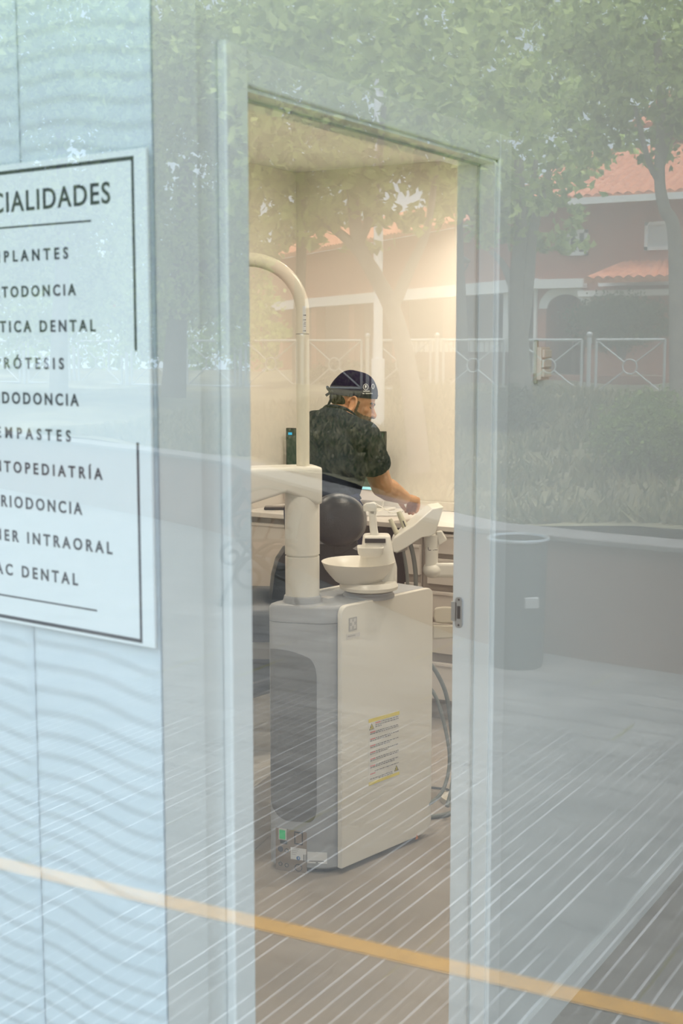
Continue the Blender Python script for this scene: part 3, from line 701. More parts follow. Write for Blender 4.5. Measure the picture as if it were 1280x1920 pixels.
# white balustrade of the house garden and its low wall
bz0, bz1 = float(Zp(900, 660, 29)[2]), float(Zp(900, 634, 29)[2]); bx0, bx1, by_ = float(Zp(780, 640, 30)[0]), float(Zp(1002, 640, 29)[0]), float(Zp(900, 640, 29)[1])
bl = thing('garden_balustrade', ((bx0 + bx1) / 2, by_, gz0), 'white balustrade before the house porch, behind the railing', 'balustrade')
m = MB().box((bx0, by_ - 0.08, bz1 - 0.06), (bx1, by_ + 0.08, bz1)); n_ = 22
for k in range(n_ + 1):
    xx = bx0 + (bx1 - bx0) * k / n_; m.box((xx - 0.035, by_ - 0.04, bz0), (xx + 0.035, by_ + 0.04, bz1 - 0.06))
obj('rail', m, HWHITE, bl, smooth=0)
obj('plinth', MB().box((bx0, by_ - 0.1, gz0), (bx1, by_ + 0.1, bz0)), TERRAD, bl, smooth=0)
gw = float(Zp(1180, 700, 31)[2])
tag(obj('garden_wall', MB().box((hx(1000), by_ + 1, gz0), (hx(1420), by_ + 1.25, gw)), TERRA, None, smooth=0), 'low terracotta garden wall seen through the crossed railing', 'wall')

# street furniture
LPM = mat('white_pole_paint', (0.85, 0.86, 0.88), 0.5)
pw0 = Zp(708, 790, 15.0); pt_ = pw0.copy(); pt_[2] = 9.0
tag(obj('street_pole', MB().tube([pw0 - [0, 0, 0.3], pt_], 0.052, 14).tube([pw0 - [0, 0, 0.2], pw0 + [0, 0, 0.7]], 0.075, 14), LPM), 'tall white pole rising through the leaves, mirrored over the surgery', 'pole')
lp = Zp(866, 745, 27.0); lt = Zp(866, 515, 27.0)
ll = thing('street_lamp', lp, 'dark lamppost with a flat lantern, mirrored in the far door jamb', 'street lamp')
obj('pole', MB().tube([lp - [0, 0, 0.3], lt], 0.04, 10).tube([lt, lt + RT * 0.12 + [0, 0, 0.22]], 0.02, 8).tube([lt, lt - RT * 0.12 + [0, 0, 0.22]], 0.02, 8), DARKM, ll)
obj('lantern', MB().lathe(lt + [0, 0, 0.22], [(0.05, 0), (0.16, 0.02), (0.17, 0.06), (0.05, 0.14)], 18), DARKM, ll)
bc = onz(968, 1246, 0); bt = 1.65 - (1010 - 650) / 2500 * dep(bc)
lb = thing('litter_bin', bc, 'dark round litter bin with a bright rim in front of the brown wall', 'bin')
br_ = 56 * dep(bc) / F
obj('drum', MB().lathe(bc, [(br_ * 0.86, 0.0), (br_ * 0.9, 0.03), (br_ * 0.97, bt * 0.9), (br_ * 0.97, bt), (br_ * 0.88, bt), (br_ * 0.85, 0.1)], 32), mat('bin_metal', (0.07, 0.085, 0.09), 0.5), lb)
obj('rim', MB().tube([bc + np.array([br_ * math.cos(a), br_ * math.sin(a), bt]) for a in [2 * math.pi * k / 40 for k in range(41)]], 0.010, 8), STEEL, lb)
lbl = onplane(996, 1130, bc - FH * br_ * 0.97, FH)
obj('sticker', MB().box((-0.035, -0.004, -0.025), (0.035, 0.004, 0.025), lambda x, y, z: lbl + RT * x + FH * y * 6 + np.array([0, 0, z])), mat('bin_sticker', (0.45, 0.46, 0.47), 0.6), lb, smooth=0)
# cast-iron bench, seen end on
b0 = onz(485, 1138, 0)
bn = thing('bench', b0, 'cast-iron scroll bench on the pavement, mirrored beside the doorway', 'bench')
IRON = mat('cast_iron', (0.05, 0.052, 0.055), 0.45, 0.3)
def spiral(c, r, a0, turns, n=26):
    return [(c[0] + r * (1 - 0.8 * k / n) * math.cos(a0 + turns * 2 * math.pi * k / n), c[1] + r * (1 - 0.8 * k / n) * math.sin(a0 + turns * 2 * math.pi * k / n)) for k in range(n + 1)]
for dz in (0.0, 1.4):
    m = MB(); E_ = lambda p: b0 + RT * p[0] + FH * (dz + 0.02) + np.array([0, 0, p[1]])
    for crv in (spiral((-0.05, 0.20), 0.13, 0.4, 1.3), spiral((0.13, 0.30), 0.10, 3.0, -1.3), spiral((-0.17, 0.33), 0.08, 1.5, 1.2), [(-0.25, 0.0), (-0.2, 0.12), (-0.08, 0.3), (0.1, 0.42), (0.25, 0.42)], [(0.25, 0.0), (0.2, 0.15), (0.08, 0.22), (-0.1, 0.40), (-0.2, 0.62)], [(-0.24, 0.55), (-0.05, 0.62), (0.12, 0.58), (0.22, 0.48)]):
        m.tube([E_(p) for p in smoothpath([(q[0], q[1], 0) for q in crv], 3)], 0.014, 8)
    obj('end_frame', m, IRON, bn)
for k in range(4):
    obj('slat', MB().box((-0.14 + 0.1 * k, -0.05, 0.425), (-0.06 + 0.1 * k, 1.5, 0.45), lambda x, y, z: b0 + RT * x + FH * y + np.array([0, 0, z])), IRON, bn, smooth=0, bevel=0.005)
for k in range(2):
    obj('back_slat', MB().box((-0.22 - 0.02 * k, -0.05, 0.52 + 0.1 * k), (-0.19 - 0.02 * k, 1.5, 0.6 + 0.1 * k), lambda x, y, z: b0 + RT * x + FH * y + np.array([0, 0, z])), IRON, bn, smooth=0, bevel=0.005)
# warning and speed signs on one post
sp0 = Zp(204, 720, 42.0); ts_ = thing('traffic_sign', sp0, 'white triangle and red ringed speed sign on one post, mirrored on the sign board', 'traffic sign')
REDP = mat('sign_red', (0.6, 0.02, 0.02), 0.5); SWH = mat('sign_white', (0.85, 0.85, 0.85), 0.5)
def Sg(x, y, z): return Zp(204, 582, 42.0) + RT * x + FH * y + np.array([0, 0, z])
obj('post', MB().tube([sp0 - [0, 0, 0.3], Sg(0, 0.05, 1.2)], 0.035, 10), STEEL, ts_)
q = 42.0 / F
obj('round_plate', MB().lathe(Sg(0, 0, 0), [(16 * q, 0), (16 * q, 0.03)], 32, -FH), REDP, ts_); obj('disc', MB().lathe(Sg(0, -0.03, 0), [(12 * q, 0), (12 * q, 0.01)], 32, -FH), SWH, ts_)
obj('triangle', MB().prism([Sg(-14 * q, 0, 24 * q), Sg(14 * q, 0, 24 * q), Sg(0, 0, 52 * q)], FH * -0.03), REDP, ts_, smooth=0)
obj('triangle_face', MB().prism([Sg(-9 * q, -0.03, 27 * q), Sg(9 * q, -0.03, 27 * q), Sg(0, -0.03, 45 * q)], FH * -0.01), SWH, ts_, smooth=0)
pc = Sg(0, -0.045, 0); pc = pc * np.array([1, -1, 1]); rr_ = RT * np.array([1, -1, 1]); nf = np.array([FH[0], -FH[1], 0]) * -1
Mx = Matrix(((-rr_[0], 0, nf[0], pc[0]), (-rr_[1], 0, nf[1], pc[1]), (0, 1, 0, pc[2] - 6 * q), (0, 0, 0, 1)))
text('number', '30', INK, ts_, Mx, 17 * q, right=9 * q)
FLIP = False


# ------------------------------------------------------------------ dental treatment unit
UO = onz(640, 1640, 0); UR = onz(808, 1567, 0); e1 = (UR - UO); e1[2] = 0; UL = float(np.linalg.norm(e1)); e1 /= UL; e2 = np.array([-e1[1], e1[0], 0.0])
def U(a, b, z): return UO + e1 * a + e2 * b + np.array([0, 0, z])
HU = 1.65 - (1142 - 650) / F * dep(UO)
un = thing('dental_unit', U(UL / 2, 0.12, 0), 'white and grey dental treatment unit with spittoon bowl standing inside the doorway', 'dental unit')
r3 = 0.028
prof = [(0.0, 0.018 + 0.0), (0.0, HU - r3)] + [(r3 - r3 * math.cos(t), HU - r3 + r3 * math.sin(t)) for t in [math.pi / 2 * i / 6 for i in range(1, 7)]] + [(UL - r3 + r3 * math.sin(t), HU - r3 + r3 * math.cos(t)) for t in [math.pi / 2 * i / 6 for i in range(0, 7)]] + [(UL, 0.05), (UL - 0.02, 0.028), (UL - 0.05, 0.018), (0.015, 0.018)]
sidep = obj('side_panel', MB().prism([U(a, 0, z) for a, z in prof], e2 * 0.018), PLASTIC, un, bevel=0.003, seg=2)
# grey body: rounded front
WB = 0.222
def outline(inset=0.0, n=48):
    pts = []; hw_ = (WB - 0.018) / 2 - inset; cb = 0.018 + (WB - 0.018) / 2; fb = 0.085 - inset
    for i in range(n + 1):
        t = math.pi * i / n; c, s_ = math.cos(t), math.sin(t)
        bb = cb - hw_ * math.copysign(abs(c) ** 0.55, c)
        pts.append((0.055 - fb * abs(s_) ** 0.62 - 0.50 * (bb - 0.018), bb))      # the front is turned a little away from the side panel
    return pts
def ol3(inset, z): return [U(a, b, z) for a, b in outline(inset) + [(UL - 0.02, WB - inset), (UL - 0.02, 0.018 + inset)]]
zg = HU - 0.055
obj('body', MB().rings([ol3(0.012, 0.012), ol3(0.0, 0.02), ol3(0.0, zg - 0.002), ol3(0.003, zg - 0.0015)]), GREYP, un, smooth=30)
obj('plinth', MB().rings([ol3(0.02, 0.0), ol3(0.02, 0.014)]), DARKM, un, smooth=30)
obj('top_cover', MB().rings([ol3(0.003, zg - 0.0015), ol3(0.0, zg + 0.001), ol3(0.0, HU - 0.012), ol3(0.004, HU - 0.004), ol3(0.012, HU)]), GREYP, un, smooth=40)
prof2 = [(0.09, 0.03), (0.09, HU - 0.02), (0.115, HU + 0.006), (UL - 0.02, HU + 0.006), (UL, HU - 0.02), (UL, 0.03)]
obj('side_panel', MB().prism([U(a, WB + 0.001, z) for a, z in prof2], e2 * 0.015), PLASTIC, un, bevel=0.004)
# points on the rounded front
OLD = outline(0.0, 200)
def front(px, py, off=0.0):
    d = ray(px, py); best = None; Pp = [U(a, b, 0) for a, b in OLD]
    for i in range(len(Pp) - 1):
        p, q = Pp[i][:2] - CAM[:2], Pp[i + 1][:2] - CAM[:2]; e = q - p; A = np.array([[d[0], -e[0]], [d[1], -e[1]]])
        if abs(np.linalg.det(A)) < 1e-12: continue
        s_, t = np.linalg.solve(A, p)
        if -1e-9 <= t <= 1 + 1e-9 and s_ > 0 and (best is None or s_ < best[0]):
            tn = np.array([e[0], e[1], 0]) / np.linalg.norm(e); n_ = np.array([tn[1], -tn[0], 0])
            if n_ @ d > 0: n_ = -n_
            best = (s_, n_)
    if best is None: return front(px + (1.0 if px < 565 else -1.0), py, off)
    P = CAM + d * best[0]; return P + best[1] * off, best[1]
def patch(name, cols, m_, off, par):
    """skin on the rounded front: cols = (px, py_top, py_bottom)"""
    A = [front(x, y0, off)[0] for x, y0, y1 in cols]; B = [front(x, y1, off)[0] for x, y0, y1 in cols]; A2 = [front(x, y0, -0.001)[0] for x, y0, y1 in cols]; B2 = [front(x, y1, -0.001)[0] for x, y0, y1 in cols]
    return obj(name, MB().rings([[a, b, b2, a2] for a, b, a2, b2 in zip(A, B, A2, B2)]), m_, par, smooth=40)
cols = []
for i in range(41):
    u = i / 40; x = 507 + (593.5 - 507) * u
    top = 1216 + 4 * u + 22 * u ** 2.2; bot = 1536 - 2 * abs(u - 0.5)
    e = 0.0
    if u > 0.82: k = (u - 0.82) / 0.18; e = 26 * (1 - math.sqrt(max(0, 1 - k * k)))
    eb = e
    if u < 0.40: k = (0.40 - u) / 0.40; eb = 44 * (1 - math.sqrt(max(0, 1 - k * k)))
    cols.append((x, top + e, bot + 8 * u - eb))
rec = patch('recess_panel', cols, GREYD, 0.0012, un)
PLATE = mat('bronze_plate', (0.30, 0.25, 0.21), 0.35, 0.2)
cpl = patch('connection_plate', [(517 + 58 * i / 12, 1551 + 10 * i / 12, 1629 + 17 * i / 12) for i in range(13)], PLATE, 0.0012, un)
def sticker(name, x0, y0, x1, y1, m_, off, par, n=6, slope=0.0):
    return patch(name, [(x0 + (x1 - x0) * i / n, y0 + slope * i / n, y1 + slope * i / n) for i in range(n + 1)], m_, off, par)
def ringp(name, px, py, rpx, m_, par, wpx=1.2, fill=None):
    P, n_ = front(px, py, 0.0014); k = dep(P) / F; r = rpx * k
    t_ = np.cross([0, 0, 1.0], n_); m_b = MB().tube([P + t_ * r * math.cos(a) + np.array([0, 0, r * math.sin(a)]) for a in [2 * math.pi * i / 20 for i in range(21)]], wpx * k * 0.5, 6)
    o = obj(name, m_b, m_, par)
    if fill: obj('plug', MB().lathe(P - n_ * 0.001, [(r, 0), (r * 0.95, 0.0025)], 20, n_), fill, o)
    return o
swb = sticker('mains_switch', 523, 1552, 537.5, 1573, mat('switch_white', (0.62, 0.62, 0.60), 0.4), 0.004, cpl, 4, 2)
sticker('switch_rocker', 525, 1554.5, 535.5, 1571, mat('green_lamp', (0.02, 0.25, 0.09), 0.3, emit=(0.02, 0.8, 0.25), estr=0.22), 0.0055, swb, 4, 2)
sticker('switch_caption', 525.5, 1574.5, 538.5, 1581, DARKM, 0.0018, cpl, 4, 2)
sq = MB()
for (x0, y0, x1, y1) in ((552, 1558.5, 567.5, 1560.5), (552, 1580, 567.5, 1582), (552, 1558.5, 553.6, 1582), (566, 1558.5, 567.5, 1582)):
    A = [front(x, y, 0.002)[0] for x, y in ((x0, y0), (x1, y0 + (x1 - x0) * 0.18), (x1, y1 + (x1 - x0) * 0.18), (x0, y1))]; n_ = front((x0 + x1) / 2, y0, 0)[1]; sq.prism(A, -n_ * 0.001)
obj('socket_outline', sq, INK, cpl, smooth=0)
ringp('water_inlet', 526, 1591.5, 5, INK, cpl, 1.5, mat('dark_blue_plastic', (0.06, 0.07, 0.10), 0.4))
for px_, py_, r_ in ((537.5, 1594.5, 3.6), (526, 1619, 3.6), (537.5, 1622, 3.6), (559.5, 1626.5, 7)): ringp('connector', px_, py_, r_, INK, cpl, 1.3)
wl_ = sticker('type_label', 545, 1588, 574, 1610, mat('label_white', (0.72, 0.73, 0.74), 0.5), 0.0018, cpl, 6, 4)
for k in range(4): sticker('label_line', 547, 1590 + k * 3.4, 561 - 2 * k, 1590.9 + k * 3.4, mat('label_grey', (0.4, 0.4, 0.42), 0.5), 0.0022, wl_, 3, 1.5)
P, n_ = front(559.5, 1608.5, 0.002); obj('blue_mark', MB().lathe(P, [(4 * dep(P) / F, 0), (4 * dep(P) / F, 0.0008)], 18, n_), mat('label_blue', (0.05, 0.17, 0.42), 0.5), wl_)
P, n_ = front(560, 1608.5, 0.003); tt = np.cross([0, 0, 1.0], n_); q_ = dep(P) / F; obj('white_bar', MB().box((-0.6 * q_, -0.0002, -2 * q_), (0.6 * q_, 0.0004, 2 * q_), lambda x, y, z: P + tt * x + n_ * y + np.array([0, 0, z])), mat('label_white', (0, 0, 0)), wl_, smooth=0)
w2_ = sticker('serial_sticker', 576, 1597, 613, 1618, mat('label_white', (0, 0, 0)), 0.0016, un, 6, 1.5)
sticker('label_line', 579, 1613.5, 607, 1614.8, mat('label_dark', (0.08, 0.08, 0.09), 0.5), 0.002, w2_, 4, 0.5)
sticker('label_mark', 592, 1616.5, 596, 1618, mat('label_dark', (0, 0, 0)), 0.002, w2_, 2, 0)
for k, (x0, x1) in enumerate(((569, 570.4), (572, 572.8), (574, 575.2))): sticker('label_bar', x0, 1602, x1, 1615, mat('label_dark', (0, 0, 0)), 0.0022, wl_, 2, 0)


# points on the right-hand panel
def on_side(px, py, off=0.0): return onplane(px, py, UO - e2 * off, e2)
def sq4(name, pts, m_, off, par, t=0.0006): return obj(name, MB().prism([on_side(x, y, off) for x, y in pts], e2 * t), m_, par, smooth=0)
YEL = mat('warning_yellow', (0.80, 0.66, 0.03), 0.5); REDL = mat('warning_red', (0.62, 0.07, 0.07), 0.5); DGR = mat('small_print', (0.20, 0.19, 0.20), 0.5)
wl3 = sq4('warning_label', [(691, 1349), (748.5, 1333), (748.5, 1452), (691, 1473.5)], mat('label_paper', (0.80, 0.785, 0.74), 0.5), 0.0006, un)
def L(u, v): # position on the label: 0..1 across, 0..1 down
    x = 691 + 57.5 * u; yt = 1349 - 16 * u; yb = 1473.5 - 21.5 * u; return (x, yt + (yb - yt) * v)
def lab(name, u0, v0, u1, v1, m_, off=0.0011): return sq4(name, [L(u0, v0), L(u1, v0), L(u1, v1), L(u0, v1)], m_, off, wl3, 0.0004)
lab('yellow_band', 0.0, 0.0, 1.0, 0.055, YEL); lab('yellow_band', 0.0, 0.955, 1.0, 1.0, YEL)
def tri(u, v):
    x, y = L(u, v); s_ = (8.5 - 1.2 * u)
    o = sq4('warning_triangle', [(x - s_ * 0.56, y + s_ * 0.62 + 1), (x + s_ * 0.56, y + s_ * 0.62 - 2), (x, y - s_ * 0.85)], INK, 0.0011, wl3, 0.0004)
    sq4('triangle_face', [(x - s_ * 0.40, y + s_ * 0.47 + 0.8), (x + s_ * 0.40, y + s_ * 0.47 - 1.4), (x, y - s_ * 0.58)], YEL, 0.0015, wl3, 0.0004)
    for dx in (-1.3, 1.0): sq4('bolt', [(x + dx - 0.3, y + 3.2), (x + dx + 0.5, y + 3.0), (x + dx + 0.4, y - 1.5), (x + dx - 0.1, y - 1.4)], INK, 0.0019, wl3, 0.0003)
tri(0.10, 0.13); tri(0.905, 0.89)
rr2 = random.Random(4)
def wline(u0, u1, v, red=False):
    u = u0; first = True
    mdk = MB(); mrd = MB()
    while u < u1:
        wl__ = rr2.uniform(0.025, 0.085); ue = min(u + wl__, u1); tgt = mrd if (red and first) else mdk
        if red and first: ue = u + 0.17
        tgt.prism([on_side(*L(a, b), 0.0011) for a, b in ((u, v), (ue, v), (ue, v + 0.013), (u, v + 0.013))], e2 * 0.0003); u = ue + 0.018; first = False
    if mdk.v: obj('small_print', mdk, DGR, wl3, smooth=0)
    if mrd.v: obj('red_word', mrd, REDL, wl3, smooth=0)
rows = [(0.22, 0.97, 0.075, 1), (0.22, 0.97, 0.105, 0), (0.22, 0.42, 0.135, 0), (0.05, 0.97, 0.20, 1), (0.05, 0.97, 0.225, 0), (0.05, 0.97, 0.305, 1), (0.05, 0.72, 0.33, 0), (0.05, 0.97, 0.405, 1), (0.05, 0.70, 0.43, 0), (0.05, 0.97, 0.505, 1), (0.05, 0.64, 0.53, 0), (0.05, 0.97, 0.605, 1), (0.05, 0.97, 0.63, 0), (0.05, 0.97, 0.71, 1), (0.05, 0.84, 0.735, 0), (0.2, 0.97, 0.80, 0), (0.05, 0.2, 0.83, 1), (0.05, 0.78, 0.905, 0), (0.32, 0.78, 0.93, 0)]
for r_ in rows: wline(r_[0], r_[1], r_[2], bool(r_[3]))
SILV = mat('silver_emblem', (0.50, 0.50, 0.51), 0.35, 0.5)
lg = sq4('emblem', [(654, 1159.5), (669, 1156), (669, 1180.5), (654, 1184.5)], SILV, 0.001, un)
for (x0, y0, x1, y1) in ((656, 1161.5, 660, 1168), (663, 1160, 667, 1166), (659.5, 1166, 664, 1174), (656, 1174, 660, 1181), (663, 1172, 667, 1179)):
    sq4('emblem_mark', [(x0, y0), (x1, y0 - 0.9), (x1, y1 - 0.9), (x0, y1)], mat('emblem_pale', (0.68, 0.67, 0.66), 0.4), 0.0015, lg, 0.0004)
nm = sq4('name_plate', [(649.5, 1190), (674.5, 1185), (674.5, 1193), (649.5, 1199)], mat('emblem_pale', (0, 0, 0)), 0.001, un)
sq4('name_plate_line', [(652, 1192.5), (666, 1189.7), (666, 1191.6), (652, 1194.8)], SILV, 0.0015, nm, 0.0004)
sq4('corner_mark', [(778.5, 1574.5), (784, 1572), (781.5, 1564)], mat('orange_mark', (0.6, 0.2, 0.05), 0.5), 0.001, un)

# column, arm and lamp pole
CC = onz(567, 1127, HU); Zc = dep(CC); k_ = Zc / F
def zc(py): return float(1.65 - (py - 650) * k_)
rc = 33 * k_
obj('column_collar', MB().lathe([CC[0], CC[1], HU - 0.006], [(rc * 1.14, 0), (rc * 1.13, 0.01), (rc * 1.08, 0.018), (rc * 1.06, zc(1120) - HU + 0.006), (rc, zc(1118) - HU + 0.006)], 40), GREYP, un)
obj('column', MB().lathe([CC[0], CC[1], 0], [(rc * 0.985, HU), (rc * 0.985, zc(1044)), (rc * 0.93, zc(1043.6)), (rc * 0.93, zc(1040)), (rc, zc(1039.6)), (rc, zc(905))], 40), PLASTIC, un)
ad = -RT * 0.97 - FH * 0.25; ad /= np.linalg.norm(ad); an = np.array([-ad[1], ad[0], 0])
def A(s_, t, z): return np.array([CC[0], CC[1], 0]) + ad * s_ + an * t + np.array([0, 0, z])
rings_ = []
zt0, zb0 = zc(872), zc(912)
for s_, hw_, zt_, zb_ in ((-rc * 1.0, 0.60, zt0 - 0.010, zb0 - 0.05), (-rc * 0.96, 0.86, zt0 - 0.004, zb0 - 0.05), (-rc * 0.7, 1.0, zt0, zb0 - 0.052), (0, 1.02, zt0, zb0 - 0.035), (rc * 1.1, 1.04, zt0, zb0 - 0.012), (0.18, 1.08, zt0 - 0.001, zb0 - 0.046), (0.30, 1.14, zt0 - 0.001, zb0 - 0.065), (0.5, 1.2, zt0 - 0.001, zb0 - 0.080)):
    hw_ *= rc; r_ = 0.012; c = rounded(-hw_, hw_, zb_, zt_, r_, 4); rings_.append([A(s_, t, z) for t, z in c])
obj('swing_arm', MB().rings(rings_), PLASTIC, un, smooth=50)
PC = A(-0.005 + 0.002, 0, 0); rp = 12.3 * k_
Pp = [np.array([PC[0], PC[1], zc(876)]), np.array([PC[0], PC[1], zc(700)]), np.array([PC[0], PC[1], zc(585)])]
Rb = 0.165; zc0 = zc(585)
for i in range(1, 13):
    t = math.pi / 2 * i / 12; Pp.append(np.array([PC[0], PC[1], zc0]) + ad * Rb * (1 - math.cos(t)) + np.array([0, 0, Rb * 0.93 * math.sin(t)]))
Pp.append(Pp[-1] + ad * 0.45)
lpo = obj('lamp_pole', MB().tube(Pp, [rp] * 3 + [rp * 1.04] * (len(Pp) - 3), 24), CREAM, un, smooth=60)
obj('pole_joint', MB().lathe([PC[0], PC[1], zc(627)], [(rp * 1.012, 0), (rp * 1.012, 0.0014)], 28), DARKM, lpo)
def onpole(px, py):   # on the camera side of the pole
    d = ray(px, py); o = CAM[:2] - PC[:2]; a = d[:2] @ d[:2]; b = 2 * o @ d[:2]; c = o @ o - (rp * 1.05) ** 2; s_ = (-b - math.sqrt(max(0, b * b - 4 * a * c))) / (2 * a); return CAM + d * s_
def pole_patch(name, x0, x1, y0, y1, m_, par):
    rg = [[onpole(x0 + (x1 - x0) * i / 5, y) for y in (y0, y1)] for i in range(6)]; cx_ = np.array([PC[0], PC[1], 0])
    return obj(name, MB().rings([[a, b, b + (cx_ + [0, 0, b[2]] - b) * 0.05, a + (cx_ + [0, 0, a[2]] - a) * 0.05] for a, b in rg]), m_, par, smooth=40)
ps = pole_patch('pole_label', 567, 573.5, 574, 624, mat('label_white', (0, 0, 0)), lpo)
for y0, y1, x0 in ((590, 592, 568), (599, 600.5, 568), (604, 605, 570), (607, 608, 569), (611, 611.8, 569), (619.5, 621, 568)):
    pole_patch('label_line', x0, 573.3, y0, y1, INK, ps)

# spittoon: base, bowl, tower, spout, shelf
SB = onz(691, 1116, HU); ks = dep(SB) / F
def zs(py): return float(1.65 - (py - 650) * ks)
obj('spittoon_ring', MB().lathe([SB[0], SB[1], HU - 0.004], [(49 * ks, 0), (49 * ks, 0.008), (46 * ks, 0.014), (46 * ks, 0.020)], 40), GREYP, un)
obj('spittoon_base', MB().lathe([SB[0], SB[1], HU + 0.015], [(42 * ks, 0.0), (55 * ks, 0.008), (56 * ks, 0.018), (53 * ks, 0.027), (50 * ks, 0.033)], 40), PLASTIC, un)
BC = SB + (-RT * 0.034)
zr = zs(1054); zbot_ = HU + 0.040
hgt = zr - zbot_
FROST = mat('frosted_bowl', (0.84, 0.81, 0.74), 0.35)
obj('spittoon_bowl', MB().lathe([BC[0], BC[1], zbot_], [(36 * ks, 0), (44 * ks, hgt * 0.12), (54 * ks, hgt * 0.38), (63 * ks, hgt * 0.66), (69 * ks, hgt * 0.95), (70 * ks, hgt), (68 * ks, hgt * 0.99), (60 * ks, hgt * 0.62), (45 * ks, hgt * 0.25), (0.002, hgt * 0.16)], 48, sx=1, sy=1), FROST, un, smooth=60)
TW = SB + RT * 0.034 + FH * 0.035; TW[2] = 0.0
kt = dep(TW) / F
def zt_w(py): return float(1.65 - (py - 650) * kt)
def tring(w_, d_, z, cx=0.0, cy=0.0, r=0.012): return [TW + RT * x + FH * y + np.array([0, 0, z]) for x, y in rounded(cx - w_ / 2, cx + w_ / 2, cy - d_ / 2, cy + d_ / 2, r, 5)]
ztop_ = zt_w(1003)
obj('spittoon_tower', MB().rings([tring(0.125, 0.10, zbot_, -0.005, 0, 0.03), tring(0.122, 0.10, zbot_ + 0.05, -0.004, 0, 0.03), tring(0.102, 0.09, zt_w(1035), -0.006, 0, 0.02), tring(0.088, 0.085, ztop_ - 0.006, -0.008, 0, 0.018), tring(0.078, 0.075, ztop_, -0.008, 0, 0.016)]), PLASTIC, un, smooth=50)
dw = TW - FH * 0.047
obj('display_window', MB().box((-0.047, -0.003, zt_w(1015) ), (0.019, 0.012, zt_w(1007)), lambda x, y, z: np.array([dw[0], dw[1], 0]) + RT * x + FH * y + np.array([0, 0, z])), BLACK, un, smooth=0, bevel=0.001)
sh = TW - FH * 0.07
def shr(w_, d_, z, cy=0.0): return [np.array([sh[0], sh[1], z]) + RT * (x - 0.030) + FH * (y + cy) for x, y in rounded(-w_ / 2, w_ / 2, -d_ / 2, d_ / 2, 0.014, 5)]
obj('cup_shelf', MB().rings([shr(0.060, 0.05, zt_w(1038)), shr(0.078, 0.065, zt_w(1032)), shr(0.084, 0.07, zt_w(1020)), shr(0.080, 0.066, zt_w(1019)), shr(0.066, 0.052, zt_w(1027))]), PLASTIC, un, smooth=40)
sp_b = TW - RT * 0.012
q2 = dep(sp_b) / F
def SPP(px, py): return Zp(px, py, dep(sp_b))
pth = [(702, 1003), (700, 990), (698.5, 970), (697, 957)]
mS = MB()
rg = []
for (x, y), w_ in zip(pth, (8, 7.6, 7, 7)):
    c = SPP(x, y); rg.append([c + RT * a + FH * b for a, b in rounded(-w_ * q2, w_ * q2, -0.012, 0.012, 0.006, 3)])
mS.rings(rg)
hd = [SPP(680.5, 948), SPP(686, 943.5), SPP(700, 942), SPP(704, 944.5), SPP(706, 952), SPP(705, 964), SPP(691, 964), SPP(690, 957), SPP(686, 958.5), SPP(681, 958)]
mS.prism([p - FH * 0.012 for p in hd], FH * 0.024)
obj('cup_filler', mS, PLASTIC, un, smooth=40, bevel=0.002)
obj('top_mark', MB().box((0.07, 0.12, HU - 0.0005), (0.10, 0.16, HU + 0.0012), U), mat('emblem_pale', (0, 0, 0)), un, smooth=0, bevel=0.001)

# ------------------------------------------------------------------ assistant's instrument holder on its jointed arm
ZI = 4.62
def I(px, py, dz=0.0): return Zp(px, py, ZI + dz)
ih = thing('instrument_holder', Zp(828, 1180, ZI), 'white angled instrument holder with two handpieces on a jointed arm behind the unit', 'instrument holder')
faceP = [(810, 954), (832, 950), (816, 1001), (806, 1006), (791, 1008), (760, 1028), (745, 1036), (738, 1036), (732, 1021), (737, 1010), (775, 985)]
mh = MB(); fr_ = [I(x, y, -0.01) for x, y in faceP]; bk_ = [I(x, y - 4, 0.13) for x, y in [(801, 949), (822, 946), (808, 990), (800, 994), (786, 1000), (756, 1018), (742, 1026), (737, 1026), (734, 1014), (737, 1006), (768, 978)]]
mh.rings([fr_, bk_]); obj('holder_head', mh, PLASTIC, ih, smooth=20, bevel=0.004, seg=3)
obj('holder_underside', MB().prism([I(740, 1034, 0.01), I(764, 1027, 0.01), I(764, 1031, 0.01), I(742, 1038, 0.01)], FH * 0.09), mat('metal_underside', (0.30, 0.29, 0.27), 0.4, 0.3), ih, smooth=0, bevel=0.002)
kI = (ZI + 0.05) / F
nc = I(809, 1026, 0.05)
obj('neck', MB().lathe(nc, [(12 * kI, -40 * kI), (12.5 * kI, -12 * kI), (13 * kI, -10 * kI), (13 * kI, -0.4 * kI), (12.4 * kI, -0.3 * kI), (12.4 * kI, 0.5 * kI), (13 * kI, 0.6 * kI), (14 * kI, 10 * kI), (15 * kI, 24 * kI)], 32), PLASTIC, ih, smooth=50)
mkk = MB()
for px0, px1, py0 in ((802, 803, 1026), (803, 813, 1031), (814, 820, 1030.5)): mkk.add([I(px0, py0, 0.026), I(px1, py0, 0.026), I(px1, py0 + (5 if px1 - px0 < 2 else 1), 0.026), I(px0, py0 + (5 if px1 - px0 < 2 else 1), 0.026)], [(0, 1, 2, 3)]); 
obj('scale_mark', mkk, INK, ih, smooth=0)
obj('side_knob', MB().rings([[I(x, y, d) for x, y, d in q] for q in ([(817, 998, 0.03), (828, 996, 0.03), (838, 1013, 0.03), (822, 1023, 0.03)], [(816, 996, 0.07), (828, 994, 0.07), (838, 1011, 0.07), (823, 1021, 0.07)])]), PLASTIC, ih, smooth=20, bevel=0.004)
obj('upper_joint', MB().ell(I(811, 1068, 0.06), (19 * kI, 0.045, 16 * kI), np.stack([RT, FH, [0, 0, 1]], 1)), PLASTIC, ih)
